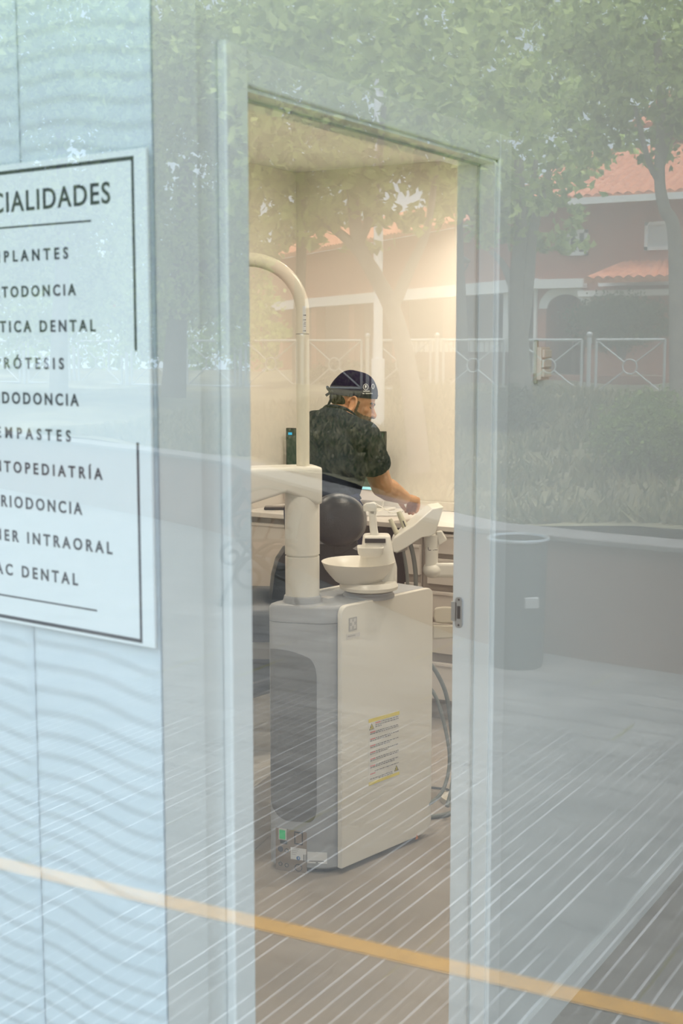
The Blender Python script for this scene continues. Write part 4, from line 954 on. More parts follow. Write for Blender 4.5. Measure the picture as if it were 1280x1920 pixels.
def bx(px0, px1, py0, py1, d0, d1): 
    return MB().rings([[I(px0, py0, d), I(px1, py0 + 1, d), I(px1, py1 + 1, d), I(px0, py1, d)] for d in (d0, d1)])
obj('upper_arm', bx(808, 905, 1055, 1083, 0.03, 0.11), PLASTIC, ih, smooth=20, bevel=0.012, seg=4)
obj('arm_riser', MB().lathe(I(895, 1200, 0.07), [(0.04, 0), (0.04, 0.22)], 24), PLASTIC, ih)
lj = MB().rings([[I(x, y, d) for x, y in ((813, 1143), (817, 1139), (830, 1137), (850, 1138), (905, 1138), (905, 1168), (825, 1169), (815, 1167), (812, 1156))] for d in (0.02, 0.11)])
obj('lower_joint', lj, CREAM, ih, smooth=30, bevel=0.006, seg=3)
obj('lower_arm', MB().rings([[I(x, y, d) for x, y in ((811, 1171), (838, 1172), (905, 1170), (905, 1192), (830, 1198), (811, 1199))] for d in (0.02, 0.11)]), CREAM, ih, smooth=30, bevel=0.006, seg=3)
obj('floor_stand', MB().lathe([*Zp(880, 1190, ZI + 0.10)[:2], 0.0], [(0.10, 0), (0.10, 0.02), (0.035, 0.035), (0.035, float(I(770, 1185)[2]))], 28), CREAM, ih)
HP = mat('handpiece_ivory', (0.62, 0.60, 0.47), 0.35)
def hp(p0, p1, r, dz):
    a, b = I(*p0, dz), I(*p1, dz)
    o = obj('handpiece', MB().tube([a, a + (b - a) * 0.12, a + (b - a) * 0.5, a + (b - a) * 0.7, b], [r * 0.78 * kI, r * 0.9 * kI, r * kI, r * 1.1 * kI, r * 0.95 * kI], 18), HP, ih, smooth=50)
    return o
h1 = hp((747, 959), (766, 1004), 5.6, 0.07); h2 = hp((731, 973), (749, 1012), 4.6, 0.04)
obj('button', MB().box((-0.002, -0.002, -0.012), (0.002, 0.002, 0.012), lambda x, y, z: I(758, 983, 0.055) + RT * (x - z * 0.4) + FH * y + np.array([0, 0, z])), INK, h1, smooth=0)
HOSE = mat('grey_green_hose', (0.21, 0.235, 0.225), 0.5)
def hose(name, pts, r, m_, par, ribs=True, n=8, sub=10):
    P = smoothpath(pts, sub); seg_ = [0.0]
    for i in range(1, len(P)): seg_.append(seg_[-1] + np.linalg.norm(P[i] - P[i - 1]))
    if not ribs: return obj(name, MB().tube(P, r, 14), m_, par, smooth=60)
    N = int(seg_[-1] / 0.0045) * 2; Q, R_ = [], []
    for i in range(N + 1):
        s_ = seg_[-1] * i / N; Q.append(np.array([np.interp(s_, seg_, [p[k] for p in P]) for k in range(3)])); R_.append(r * (1.0 if i % 2 else 0.84))
    return obj(name, MB().tube(Q, R_, 14), m_, par, smooth=80)
hose('suction_hose', [I(769, 1020, 0.06), I(775, 1045, 0.06), I(779, 1080, 0.07), I(779, 1120, 0.08), I(775, 1180, 0.09)], 4.6 * kI, HOSE, ih)
hose('thin_hose', [I(754, 1026, 0.04), I(759, 1050, 0.04), I(763, 1080, 0.05), I(764, 1120, 0.06), I(762, 1180, 0.08)], 3.5 * kI, HOSE, ih)

# hoses and a cable on the floor behind the unit
def G(px, py, Z): return Zp(px, py, Z)
hs1 = hose('floor_hose', [G(770, 1215, 4.5), G(800, 1238, 4.5), G(822, 1268, 4.52), G(838, 1310, 4.55), G(847, 1380, 4.6), G(850, 1440, 4.6), G(846, 1480, 4.55), G(838, 1512, 4.5)] , 4.2 * 4.5 / F, HOSE, None, False)
tag(hs1, 'thick grey hose arching out behind the white side panel', 'hose')
hs2 = hose('floor_hose', [G(780, 1262, 4.38), G(806, 1290, 4.4), G(820, 1315, 4.4), G(833, 1360, 4.42), G(842, 1410, 4.42), G(840, 1450, 4.4), G(828, 1485, 4.38), G(806, 1506, 4.36), G(770, 1520, 4.35)], 3.6 * 4.4 / F, HOSE, None, False)
tag(hs2, 'grey hose looping down beside the white side panel, nearer than the arching one', 'hose')
r0 = 0.008
hs3 = hose('floor_hose', [np.array([*onz(780, 1534, r0)[:2], r0]), np.array([*onz(812, 1531, r0)[:2], r0]), np.array([*onz(845, 1524, r0)[:2], r0]), np.array([*onz(900, 1500, r0)[:2], r0])], r0, HOSE, None, False)
tag(hs3, 'grey tube lying on the floor at the back of the unit', 'hose')
cb = hose('floor_cable', [G(785, 1474, 4.75), G(812, 1477, 4.75), G(845, 1482, 4.75), G(900, 1500, 4.7)], 0.0045, mat('dark_grey_cable', (0.10, 0.11, 0.12), 0.5), None, False)
tag(cb, 'thin dark cable running behind the unit near the floor', 'cable')

# ------------------------------------------------------------------ worktop, cabinets
YF = float(onz(640, 972, 0.876)[1]); CT = 0.876   # front line and height of the worktop
CT_T = 0.022
def W(px, py): return ony(px, py, YF)
wt = obj('worktop', MB().box((XL + 0.004, YF - 0.012, CT - CT_T), (-1.5, YB - 0.003, CT)), mat('white_worktop', (0.80, 0.76, 0.71), 0.35), None, smooth=0, bevel=0.002)
tag(wt, 'long pale worktop along the back wall of the surgery', 'worktop')
ups = obj('upstand', MB().box((XL + 0.004, YB - 0.02, CT + 0.001), (-1.5, YB - 0.003, float(ony(800, 940, YB - 0.02)[2]))), mat('white_worktop', (0, 0, 0)), wt, smooth=0, bevel=0.002)
FACE = mat('drawer_white', (0.76, 0.71, 0.66), 0.35); GRIP = mat('grip_channel', (0.42, 0.38, 0.34), 0.45); PLN = mat('plinth_grey', (0.36, 0.32, 0.28), 0.5)
def cab(name, label, x0, x1, zs_, grp=None):
    t = thing(name, ((x0 + x1) / 2, YF + 0.25, 0), label, 'cabinet', grp)
    obj('carcass', MB().box((x0 + 0.002, YF + 0.025, 0.085), (x1 - 0.002, YB - 0.03, CT - CT_T - 0.001)), GRIP, t, smooth=0)
    obj('plinth', MB().box((x0 + 0.002, YF + 0.05, 0), (x1 - 0.002, YF + 0.065, 0.085)), PLN, t, smooth=0)
    for za, zb_ in zs_:
        d = obj('drawer', MB().box((x0 + 0.004, YF + 0.004, za), (x1 - 0.004, YF + 0.024, zb_)), FACE, t, smooth=0, bevel=0.0015)
        obj('grip_edge', MB().box((x0 + 0.004, YF - 0.002, zb_ - 0.012), (x1 - 0.004, YF + 0.004, zb_)), FACE, d, smooth=0, bevel=0.001)
    return t
xk0 = float(W(640, 1000)[0]); xk1 = float(W(757, 1000)[0]); xm = float(W(787, 1050)[0])
def zf(px, py): return float(W(px, py)[2])
top_ = zf(500, 982)
cab('base_cabinet', 'white base cabinet left of the treatment unit column, below the phone', XL + 0.004, xk0, [(0.49, top_), (0.10, 0.45)])
cab('base_cabinet', 'narrow white drawer cabinet behind the two ribbed hoses', xk1, xm, [(zf(770, 1077), zf(770, 1021)), (zf(770, 1150), zf(770, 1093)), (0.10, zf(770, 1168))])
cab('base_cabinet', 'white drawer cabinet at the right, behind the jointed arm', xm + 0.03, -1.5, [(zf(820, 1038), zf(830, 1001)), (zf(820, 1096), zf(830, 1049)), (zf(820, 1158), zf(830, 1111)), (zf(820, 1225), zf(830, 1170)), (0.10, zf(820, 1243))])
obj('filler', MB().box((xm + 0.001, YF + 0.03, 0.0), (xm + 0.029, YB - 0.03, CT - CT_T - 0.001)), GRIP, wt, smooth=0)
obj('kneehole_shade_sheet', MB().box((xk0 + 0.002, YB - 0.06, 0.0), (xk1 - 0.002, YB - 0.03, CT - CT_T - 0.001)), mat('kneehole_shade', (0.035, 0.033, 0.033), 0.7), wt, smooth=0)  # dark sheet paints the shade inside the open kneehole

# all-in-one computer
YM = YF + 0.34
def Mn(px, py): return ony(px, py, YM)
mx0, mx1 = float(Mn(536, 850)[0]), float(Mn(721, 850)[0]); mz1 = float(Mn(720, 809)[2]); mzs = float(Mn(690, 914)[2]); mz0 = float(Mn(690, 938)[2])
pc_ = thing('desktop_computer', ((mx0 + mx1) / 2, YM + 0.02, CT), 'all-in-one computer with a dark screen and pale chin on the worktop behind the dentist', 'computer')
obj('screen', MB().box((mx0, YM, mzs - 0.012), (mx1, YM + 0.02, mz1)), BLACK, pc_, smooth=0, bevel=0.002)
scr = obj('display', MB().box((mx0 + 0.006, YM - 0.001, mzs), (mx1 - 0.006, YM + 0.001, mz1 - 0.006)), mat('screen_image', (0.01, 0.02, 0.015), 0.2, emit=(0.010, 0.022, 0.016), estr=1.0), pc_, smooth=0)
obj('taskbar', MB().box((mx0 + 0.006, YM - 0.0016, mzs - 0.010), (mx1 - 0.006, YM - 0.0004, mzs + 0.003)), mat('taskbar_blue', (0.3, 0.65, 0.75), 0.3, emit=(0.30, 0.62, 0.72), estr=0.8), pc_, smooth=0)
ic = Mn(544, 813); obj('screen_icon', MB().box((ic[0] - 0.011, YM - 0.0018, ic[2] - 0.006), (ic[0] + 0.011, YM - 0.0008, ic[2] + 0.006)), mat('icon_blue', (0.02, 0.3, 0.5), 0.3, emit=(0.02, 0.35, 0.6), estr=0.9), pc_, smooth=0)
obj('chin', MB().box((mx0, YM, mz0), (mx1, YM + 0.02, mzs - 0.0125)), mat('pale_metal', (0.72, 0.68, 0.66), 0.35), pc_, smooth=0, bevel=0.002)
sx0 = float(Mn(706, 950)[0]); ft = 0.012
obj('stand', MB().prism([(sx0 - 0.02, YM + 0.02, mz0 + 0.05), (sx0 + 0.03, YM + 0.02, mz0 + 0.05), (sx0 + 0.02, YM + 0.02, CT + ft), (sx0 - 0.03, YM + 0.02, CT + ft)], (0, 0.012, 0)), PLASTIC, pc_, smooth=0, bevel=0.002)
obj('foot', MB().box((sx0 - 0.06, YM - 0.09, CT + 0.001), (sx0 + 0.06, YM + 0.08, CT + ft)), PLASTIC, pc_, smooth=0, bevel=0.003)
# phone, mat and pen, cables on the worktop
ph0 = onz(515, 955, CT)
phn = thing('phone', ph0, 'black phone lying on the worktop left of the column', 'phone')
ph_M = lambda x, y, z: ph0 + RT * x + FH * y + np.array([0, 0, z + CT - ph0[2]])
obj('case', MB().box((-0.05, -0.035, 0.001), (0.07, 0.035, 0.013), ph_M), BLACK, phn, smooth=0, bevel=0.004, seg=3)
obj('screen', MB().box((-0.046, -0.031, 0.013), (0.066, 0.031, 0.0145), ph_M), mat('phone_glass', (0.02, 0.022, 0.025), 0.1), phn, smooth=0)
kb = onz(715, 967, CT)
kbd = obj('tray', MB().prism([tuple(np.array([*kb[:2], CT + 0.001]) + RT * x + FH * y) for x, y in rounded(-0.07, 0.09, -0.03, 0.12, 0.01)], (0, 0, 0.008)), mat('white_lacquer', (0, 0, 0)), None, bevel=0.002)
tag(kbd, 'flat white tray on the worktop under the dentist\'s hand', 'tray')
cbl = hose('charging_cable', [Zp(668 + 32, 941, 6.2), np.array([*onz(728, 960, CT + 0.01)[:2], CT + 0.012]), np.array([*onz(730, 966, CT)[:2], CT + 0.013]), np.array([*onz(750, 966, CT)[:2], CT + 0.013]), Zp(766, 951, 6.05), Zp(773, 943, 6.02)], 0.0022, PLASTIC, None, False)
tag(cbl, 'thin white cable leading across the worktop to the dentist\'s hand', 'cable')

# ------------------------------------------------------------------ dental chair
ZD = 4.62
Zvec = np.array([0, 0, 1.0]); PB0 = mat('chair_base_white', (0.72, 0.68, 0.62), 0.35)
def D(px, py, dz=0.0): return Zp(px, py, ZD + dz)
ch = thing('dental_chair', [*D(520, 1300, 0.2)[:2], 0.0], 'charcoal padded dental chair with an oval headrest behind the treatment unit', 'dental chair')
kd = ZD / F
Mh = np.stack([RT * 0.95 + FH * 0.30, FH * 0.95 - RT * 0.30, [0, 0, 1.0]], 1) @ np.array(Matrix.Rotation(math.radians(14), 3, 'Y'))
obj('headrest', MB().ell(D(632, 975, 0.0), (54 * kd, 0.062, 51 * kd), Mh, 32, 20), LEATHER, ch, smooth=80)
obj('headrest_shell', MB().ell(D(640, 976, 0.035), (51 * kd, 0.055, 49 * kd), Mh, 32, 20), GREYD, ch, smooth=80)
obj('headrest_bracket', MB().rings([[D(x, y, d) for x, y in ((625, 1015), (668, 1010), (672, 1022), (640, 1040), (625, 1040))] for d in (0.03, 0.07)]), DARKM, ch, smooth=20, bevel=0.004)
cut = [(500, 1185), (503, 1120), (508, 1075), (516, 1045), (530, 1024), (556, 1012), (610, 1012), (660, 1018), (684, 1030), (694, 1060), (694, 1110), (688, 1180), (670, 1240), (540, 1240)]
obj('backrest', MB().rings([[D(600 + (x - 600) * s_, 1130 + (y - 1130) * s_, d) for x, y in cut] for s_, d in ((0.93, 0.10), (0.985, 0.13), (1.0, 0.17), (0.985, 0.21), (0.93, 0.24))]), LEATHER, ch, smooth=60)
so = D(500, 1150, 0.16); 
def seatM(x, y, z): return so + (-RT * 0.93 + FH * 0.1) * x + (FH * 0.93) * y + np.array([0, 0, z])
def rr4(x0, x1, y0, y1, z, r): return [seatM(x, y, z) for x, y in rounded(x0, x1, y0, y1, r, 6)]
obj('seat', MB().rings([rr4(-0.22, 0.95, -0.22, 0.22, -0.062, 0.06), rr4(-0.25, 1.0, -0.25, 0.25, -0.045, 0.08), rr4(-0.25, 1.0, -0.25, 0.25, 0.035, 0.08), rr4(-0.23, 0.97, -0.23, 0.23, 0.062, 0.07)]), LEATHER, ch, smooth=60)
obj('seat_frame', MB().rings([rr4(-0.18, 0.5, -0.15, 0.15, -0.10, 0.04), rr4(-0.18, 0.5, -0.15, 0.15, -0.064, 0.04)]), PLASTIC, ch, smooth=40)
lr = [onz(380, 1308, 0.54), onz(524, 1268, 0.54), onz(540, 1234, 0.54), onz(380, 1230, 0.54)]
obj('leg_rest', MB().prism([p for p in lr], (0, 0, -0.055)), LEATHER, ch, smooth=20, bevel=0.018, seg=4)
obj('leg_rest_arm', MB().tube([(lr[0] + lr[3]) / 2 * 0.5 + (lr[1] + lr[2]) / 2 * 0.5 - Zvec * 0.06, D(470, 1200, 0.30)], 0.03, 14), PB0, ch)
PB = mat('chair_base_white', (0.72, 0.68, 0.62), 0.35)
obj('lift_column', MB().rings([[seatM(x, y, z) for x, y in rounded(-0.05, 0.40, -0.12, 0.12, 0.05, 6)] for z in (-0.42, -0.09)]), PB, ch, smooth=40)
zfl = 0.0; bp = onz(470, 1600, 0); 
def bM(x, y, z): return np.array([bp[0], bp[1], z]) + (-RT * 0.94 + FH * 0.34) * -x + (FH * 0.94 + RT * 0.34) * y
ztb = 1.65 - (1492 - 650) / F * (dep(bp) + 0.05)
obj('floor_box', MB().rings([[bM(x, y, z) for x, y in rounded(-0.5, 0.0, 0.0, 0.40, 0.02, 4)] for z in (0.0, ztb - 0.006, ztb)]), PB, ch, smooth=30, bevel=0.003)
obj('pedestal', MB().rings([[seatM(x, y, z - so[2]) for x, y in rounded(-0.12 - e, 0.5, -0.16, 0.16, 0.05, 6)] for z, e in ((0.0, 0.05), (0.03, 0.05), (0.06, 0.0), (so[2] - 0.40, 0.0))]), PB, ch, smooth=40)


# ------------------------------------------------------------------ the dentist
def solid(name, prims, voxel, m_, parent, smooth_it=4, colour=None):
    """one continuous skin over all the overlapping volumes in prims"""
    me = bpy.data.meshes.new('probe'); me.from_pydata([tuple(v) for v in prims.v], [], prims.f)
    bm = bmesh.new(); bm.from_mesh(me); bmesh.ops.recalc_face_normals(bm, faces=bm.faces); bm.to_mesh(me); bm.free()
    o = bpy.data.objects.new('probe', me); COL.objects.link(o)
    r = o.modifiers.new('r', 'REMESH'); r.mode = 'VOXEL'; r.voxel_size = voxel; r.use_smooth_shade = True
    if smooth_it: sm = o.modifiers.new('s', 'SMOOTH'); sm.iterations = smooth_it; sm.factor = 0.5
    bpy.context.view_layer.update()
    m2 = bpy.data.meshes.new_from_object(o.evaluated_get(bpy.context.evaluated_depsgraph_get()))
    bpy.data.objects.remove(o); bpy.data.meshes.remove(me); m2.name = name
    L_ = root_loc(parent); n = len(m2.vertices); co = np.zeros(n * 3); m2.vertices.foreach_get('co', co); co = co.reshape(-1, 3)
    if colour is not None:
        at = m2.color_attributes.new('tint', 'FLOAT_COLOR', 'POINT'); c = np.concatenate([colour(co), np.ones((n, 1))], 1); at.data.foreach_set('color', c.astype(np.float32).ravel())
    m2.vertices.foreach_set('co', (co - L_).astype(np.float32).ravel()); m2.update()
    m2.polygons.foreach_set('use_smooth', [True] * len(m2.polygons)); m2.materials.clear()
    return link_mesh(name, m2, m_, parent)


def tint_mat(name, rough):
    m = bpy.data.materials.new(name); m.use_nodes = True; nt = m.node_tree; b = nt.nodes['Principled BSDF']
    a = nt.nodes.new('ShaderNodeVertexColor'); a.layer_name = 'tint'; nt.links.new(a.outputs[0], b.inputs['Base Color']); b.inputs['Roughness'].default_value = rough
    b.inputs['Subsurface Weight'].default_value = 0.08; b.inputs['Subsurface Radius'].default_value = (0.01, 0.004, 0.002)
    return m


Q = Zp
FWp = math.radians(52)                      # the trunk faces away from us and to the right
tf = RT * math.cos(FWp) + FH * math.sin(FWp); trt = RT * math.sin(FWp) - FH * math.cos(FWp); Zv = np.array([0, 0, 1.0])
pel = Q(607, 952, 5.36); wai = Q(612, 912, 5.42); che = Q(628, 845, 5.54); upc = Q(635, 804, 5.60); nkb = Q(638, 780, 5.64)
shr_ = Q(684, 822, 5.44); shl = Q(590, 797, 5.76)
elr = Q(716, 912, 5.56); wrr = Q(757, 933, 5.83); ell_ = Q(598, 885, 5.98); wrl = Q(628, 905, 6.12)
per = thing('person', [*pel[:2], 0.0], 'person in dark scrubs and surgical cap leaning over the worktop, one hand reaching out', 'person')
def ringt(c, w_, d_, up, n=20, sq=0.85):
    """elliptic trunk section, w_ across the shoulders, d_ front to back"""
    lat = trt; fr__ = np.cross(up, lat); fr__ /= np.linalg.norm(fr__)
    return [c + lat * w_ * math.copysign(abs(math.cos(a)) ** sq, math.cos(a)) + fr__ * d_ * math.copysign(abs(math.sin(a)) ** sq, math.sin(a)) for a in [2 * math.pi * k / n for k in range(n)]]
u1 = (che - pel) / np.linalg.norm(che - pel); u2 = (nkb - che) / np.linalg.norm(nkb - che)
tilt = shr_ - shl
def trunk(g, mb):
    mb.rings([ringt(pel - Zv * 0.05, 0.14 + g, 0.115 + g, Zv), ringt(pel, 0.145 + g, 0.12 + g, Zv), ringt(wai, 0.132 + g, 0.102 + g, u1), ringt((wai + che) / 2, 0.138 + g, 0.112 + g, u1), ringt(che, 0.148 + g, 0.120 + g, u1), ringt(upc, 0.135 + g, 0.095 + g, u2), ringt(nkb, 0.075 + g, 0.07 + g, u2), ringt(nkb + u2 * 0.02, 0.05, 0.05, u2)])
    return mb
hc = Q(662, 749, 5.70)                       # middle of the skull
hy_ = math.radians(6); hp_ = math.radians(-17)
hf0 = RT * math.cos(hy_) + FH * math.sin(hy_); hl = -RT * math.sin(hy_) + FH * math.cos(hy_)   # forward, left
hf = hf0 * math.cos(hp_) + Zv * math.sin(hp_); hu = np.cross(hf, hl); hu /= np.linalg.norm(hu)
MH = np.stack([hf, hl, hu], 1)
HS = 0.97
def HP(x, y, z): return hc + MH @ (np.array([x, y, z]) * HS)
b = MB()
trunk(0.0, b)
# neck and head
b.cap(nkb - u2 * 0.03, HP(-0.035, 0, -0.075), 0.062, 0.056)
b.ell(HP(-0.005, 0, 0.025), (0.100 * HS, 0.077 * HS, 0.092 * HS), MH, 28, 18)
b.ell(HP(0.035, 0, -0.045), (0.060 * HS, 0.060 * HS, 0.080 * HS), MH)            # face
b.ell(HP(0.060, 0, -0.098), (0.030 * HS, 0.036 * HS, 0.026 * HS), MH)            # chin
b.ell(HP(0.010, 0, -0.070), (0.055 * HS, 0.062 * HS, 0.045 * HS), MH)            # jaw
b.ell(HP(0.086, 0, 0.005), (0.014 * HS, 0.050 * HS, 0.012 * HS), MH)              # brow
b.tube([HP(0.088, 0, -0.005), HP(0.100, 0, -0.025), HP(0.113, 0, -0.044)], [0.007, 0.009, 0.011], 10); b.ell(HP(0.106, 0, -0.046), (0.014, 0.017, 0.011), MH)
b.ell(HP(0.092, 0, -0.068), (0.011, 0.022, 0.007), MH); b.ell(HP(0.090, 0, -0.079), (0.010, 0.020, 0.007), MH)   # lips
for s_ in (-1, 1):
    b.ell(HP(0.062, 0.040 * s_, -0.03), (0.022, 0.020, 0.020), MH)                  # cheek
    Me = MH @ np.array(Matrix.Rotation(math.radians(10), 3, 'Y')) @ np.array(Matrix.Rotation(math.radians(22 * s_), 3, 'Z'))
    ec = HP(-0.006, 0.078 * s_, -0.022)
    b.tube([ec + Me @ np.array([0.019 * math.cos(a) - 0.004, 0.008 * s_, 0.034 * math.sin(a)]) for a in [math.radians(d) for d in range(-100, 200, 20)]], 0.0052, 8)
    b.ell(ec + Me @ np.array([0.0, 0.0, -0.002]), (0.015, 0.006, 0.024), Me, 14, 8); b.ell(ec + Me @ np.array([0.003, 0.004 * s_, -0.027]), (0.009, 0.006, 0.010), Me, 10, 6)
    b.ell(ec + Me @ np.array([0.013, 0.004 * s_, -0.004]), (0.005, 0.005, 0.008), Me, 10, 6)
# arms
b.cap(shr_, elr, 0.056, 0.047).cap(elr, elr + (wrr - elr) * 0.3, 0.047, 0.049).cap(elr + (wrr - elr) * 0.3, wrr, 0.049, 0.030).cap(upc, shr_, 0.085, 0.060)
b.cap(shl, ell_, 0.054, 0.043).cap(ell_, ell_ + (wrl - ell_) * 0.35, 0.043, 0.044).cap(ell_ + (wrl - ell_) * 0.35, wrl, 0.044, 0.028).cap(upc, shl, 0.085, 0.060)
# hands: palm, four bent fingers, thumb
def hand(wr_, kn, side, curl, mb):
    """wr_ wrist, kn middle knuckle, side: unit vector towards the thumb side, curl: unit vector the fingers bend to"""
    ax = kn - wr_; Lh = np.linalg.norm(ax); ax = ax / Lh
    for k, o_ in enumerate((0.027, 0.009, -0.009, -0.026)):
        root = wr_ + side * o_ * 0.45; knk = kn + side * o_ - ax * (0.0, 0.0, 0.004, 0.012)[k] + curl * (0.002, 0, 0.002, 0.006)[k]
        mb.cap(root, knk, 0.017, 0.0125)
        l1, l2, l3 = [x * (0.95, 1.05, 1.0, 0.8)[k] for x in (0.040, 0.026, 0.020)]
        d1 = ax * 0.55 + curl * 0.83; d1 /= np.linalg.norm(d1); d2 = curl * 0.95 - ax * 0.32; d2 /= np.linalg.norm(d2); d3 = curl * 0.55 - ax * 0.83; d3 /= np.linalg.norm(d3)
        p1 = knk + d1 * l1; p2 = p1 + d2 * l2; p3 = p2 + d3 * l3
        mb.cap(knk, p1, 0.0108, 0.0095).cap(p1, p2, 0.0095, 0.0088).cap(p2, p3, 0.0088, 0.0076)
    t0_ = wr_ + ax * Lh * 0.25 + side * 0.016 + curl * 0.006; t1 = t0_ + side * 0.024 + ax * 0.026 + curl * 0.016; t2 = t1 + ax * 0.026 + curl * 0.018 - side * 0.002; t3 = t2 + ax * 0.014 + curl * 0.016 - side * 0.010
    mb.cap(t0_, t1, 0.017, 0.012).cap(t1, t2, 0.012, 0.0105).cap(t2, t3, 0.0105, 0.0085)
knr = Q(775, 933, 5.93)
axr = (knr - wrr) / np.linalg.norm(knr - wrr); cur = -Zv * 0.92 - RT * 0.1 + axr * 0.1; cur -= axr * (cur @ axr); cur /= np.linalg.norm(cur); sdr = np.cross(cur, axr)
if sdr @ (FH - RT) < 0: sdr = -sdr
hand(wrr, knr, sdr, cur, b)
knl = wrl + (RT * 0.6 + FH * 0.75 - Zv * 0.1) * 0.085; axl = (knl - wrl) / np.linalg.norm(knl - wrl); cul = -Zv; sdl = np.cross(axl, cul); sdl /= np.linalg.norm(sdl)
if sdl @ RT < 0: sdl = -sdl
hand(wrl, knl, sdl, cul * 0.9 + axl * 0.3, b)
# legs and feet
feet = []
for s_ in (-1, 1):
    hip = pel + trt * 0.085 * s_ - Zv * 0.02; ank = np.array([*(pel + trt * 0.11 * s_ - tf * 0.04)[:2], 0.09]); kne = (hip + ank) / 2 + tf * 0.03 + Zv * 0.02
    b.cap(hip, kne, 0.088, 0.056).cap(kne, kne + (ank - kne) * 0.35, 0.056, 0.054).cap(kne + (ank - kne) * 0.35, ank, 0.054, 0.038).cap(ank - tf * 0.03 - Zv * 0.045, ank + tf * 0.13 - Zv * 0.05, 0.04, 0.032)
    feet.append((hip, kne, ank))


def skin_tint(co):
    base = np.array([0.50, 0.255, 0.135]); c = np.tile(base, (len(co), 1)); l = (co - hc) @ MH / HS
    x, y, z = l[:, 0], l[:, 1], l[:, 2]
    head = (np.abs(x) < 0.14) & (np.abs(y) < 0.1) & (z > -0.14) & (z < 0.13)
    line = -0.052 + 0.25 * np.clip(0.055 - x, 0, 1)
    beard = head & (z < line) & (x > 0.012) & (z > -0.15) | head & (x > 0.012) & (x < 0.024) & (z < 0.0) & (z > -0.09)
    mous = head & (z < -0.055) & (z > -0.066) & (x > 0.075) & (np.abs(y) < 0.03)
    lips = head & (z < -0.066) & (z > -0.083) & (x > 0.088) & (np.abs(y) < 0.02)
    c[beard | mous] = [0.11, 0.068, 0.042]; c[lips] = [0.36, 0.13, 0.09]
    eb = head & (z > 0.002) & (z < 0.011) & (x > 0.07) & (np.abs(y) > 0.012) & (np.abs(y) < 0.046); c[eb] = [0.03, 0.02, 0.015]
    ey = head & (z > -0.017) & (z < -0.010) & (x > 0.066) & (np.abs(np.abs(y) - 0.031) < 0.012); c[ey] = [0.04, 0.025, 0.02]
    return c


obj_body = solid('body', b, 0.0036, tint_mat('skin', 0.5), per, 3, skin_tint)
# scrub top with short sleeves
SCRUB = mat('dark_scrub_cloth', (0.012, 0.016, 0.024), 0.9, spec=0.08, noise=0.25, nscale=18, bump=0.25, bscale=26)
t = MB(); g = 0.014
t.rings([ringt(pel + Zv * 0.035 - tf * 0.0, 0.158, 0.130, Zv), ringt(pel + Zv * 0.05, 0.156, 0.128, Zv), ringt(wai, 0.146, 0.120, u1), ringt((wai + che) / 2, 0.152, 0.122, u1), ringt(che, 0.162, 0.128, u1), ringt(upc, 0.150, 0.108, u2), ringt(nkb - u2 * 0.012, 0.092, 0.084, u2), ringt(nkb + u2 * 0.004, 0.070, 0.070, u2)])
hemr = shr_ + (elr - shr_) * 0.60
t.cap(upc - u2 * 0.005, shr_, 0.090, 0.068)
axs = (hemr - shr_) / np.linalg.norm(hemr - shr_)
t.ell(shr_, (0.069,) * 3); t.tube([shr_ - axs * 0.02, shr_ + axs * 0.05, hemr - axs * 0.02, hemr], [0.068, 0.068, 0.066, 0.064], 20)
t.tube([che + trt * 0.10, shr_ + axs * 0.06], [0.08, 0.06], 16)
heml = shl + (ell_ - shl) * 0.62; t.cap(upc - u2 * 0.005, shl, 0.090, 0.066); t.tube([shl, heml], [0.066, 0.064], 20); t.tube([che - trt * 0.10, shl + (heml - shl) * 0.4], [0.08, 0.06], 16)
# cloth folds
for (x0, y0, z0, x1, y1, z1, r_) in ((600, 812, 5.44, 650, 800, 5.40, 0.010), (612, 850, 5.42, 672, 842, 5.34, 0.010), (620, 880, 5.36, 664, 862, 5.33, 0.009), (592, 840, 5.48, 620, 836, 5.44, 0.009)):
    pass
top = solid('scrub_top', t, 0.005, SCRUB, per, 5)
tx = bpy.data.textures.new('cloth_folds', 'CLOUDS'); tx.noise_scale = 0.075; tx.noise_depth = 2
dm = top.modifiers.new('folds', 'DISPLACE'); dm.texture = tx; dm.strength = 0.016; dm.mid_level = 0.5
cl = MB(); nr = ringt(nkb + u2 * 0.006, 0.070, 0.068, u2, 28)
cl.tube(nr + [nr[0]], 0.009, 8); obj('collar', cl, SCRUB, top, smooth=60)
# trousers
PANT = mat('navy_trousers', (0.012, 0.018, 0.05), 0.9, spec=0.1, bump=0.2, bscale=30)
p_ = MB(); p_.rings([ringt(pel - Zv * 0.12, 0.145, 0.122, Zv), ringt(pel - Zv * 0.04, 0.155, 0.126, Zv), ringt(pel + Zv * 0.06, 0.150, 0.119, Zv), ringt(wai - Zv * 0.02, 0.138, 0.110, Zv)])
for hip, kne, ank in feet:
    p_.cap(hip, kne, 0.100, 0.072).tube([kne, kne + (ank - kne) * 0.5, ank + Zv * 0.0], [0.072, 0.070, 0.066], 18)
solid('trousers', p_, 0.006, PANT, per, 4)
for hip, kne, ank in feet:
    s_m = MB(); s_m.cap(ank - tf * 0.045 - Zv * 0.042, ank + tf * 0.15 - Zv * 0.05, 0.048, 0.038); s_m.cap(ank - Zv * 0.01, ank - Zv * 0.05, 0.046, 0.048)
    so_ = solid('shoe', s_m, 0.005, mat('white_shoe', (0.7, 0.7, 0.7), 0.5), per, 2)
    for v in so_.data.vertices:
        if v.co.z < 0.0: v.co.z = 0.0
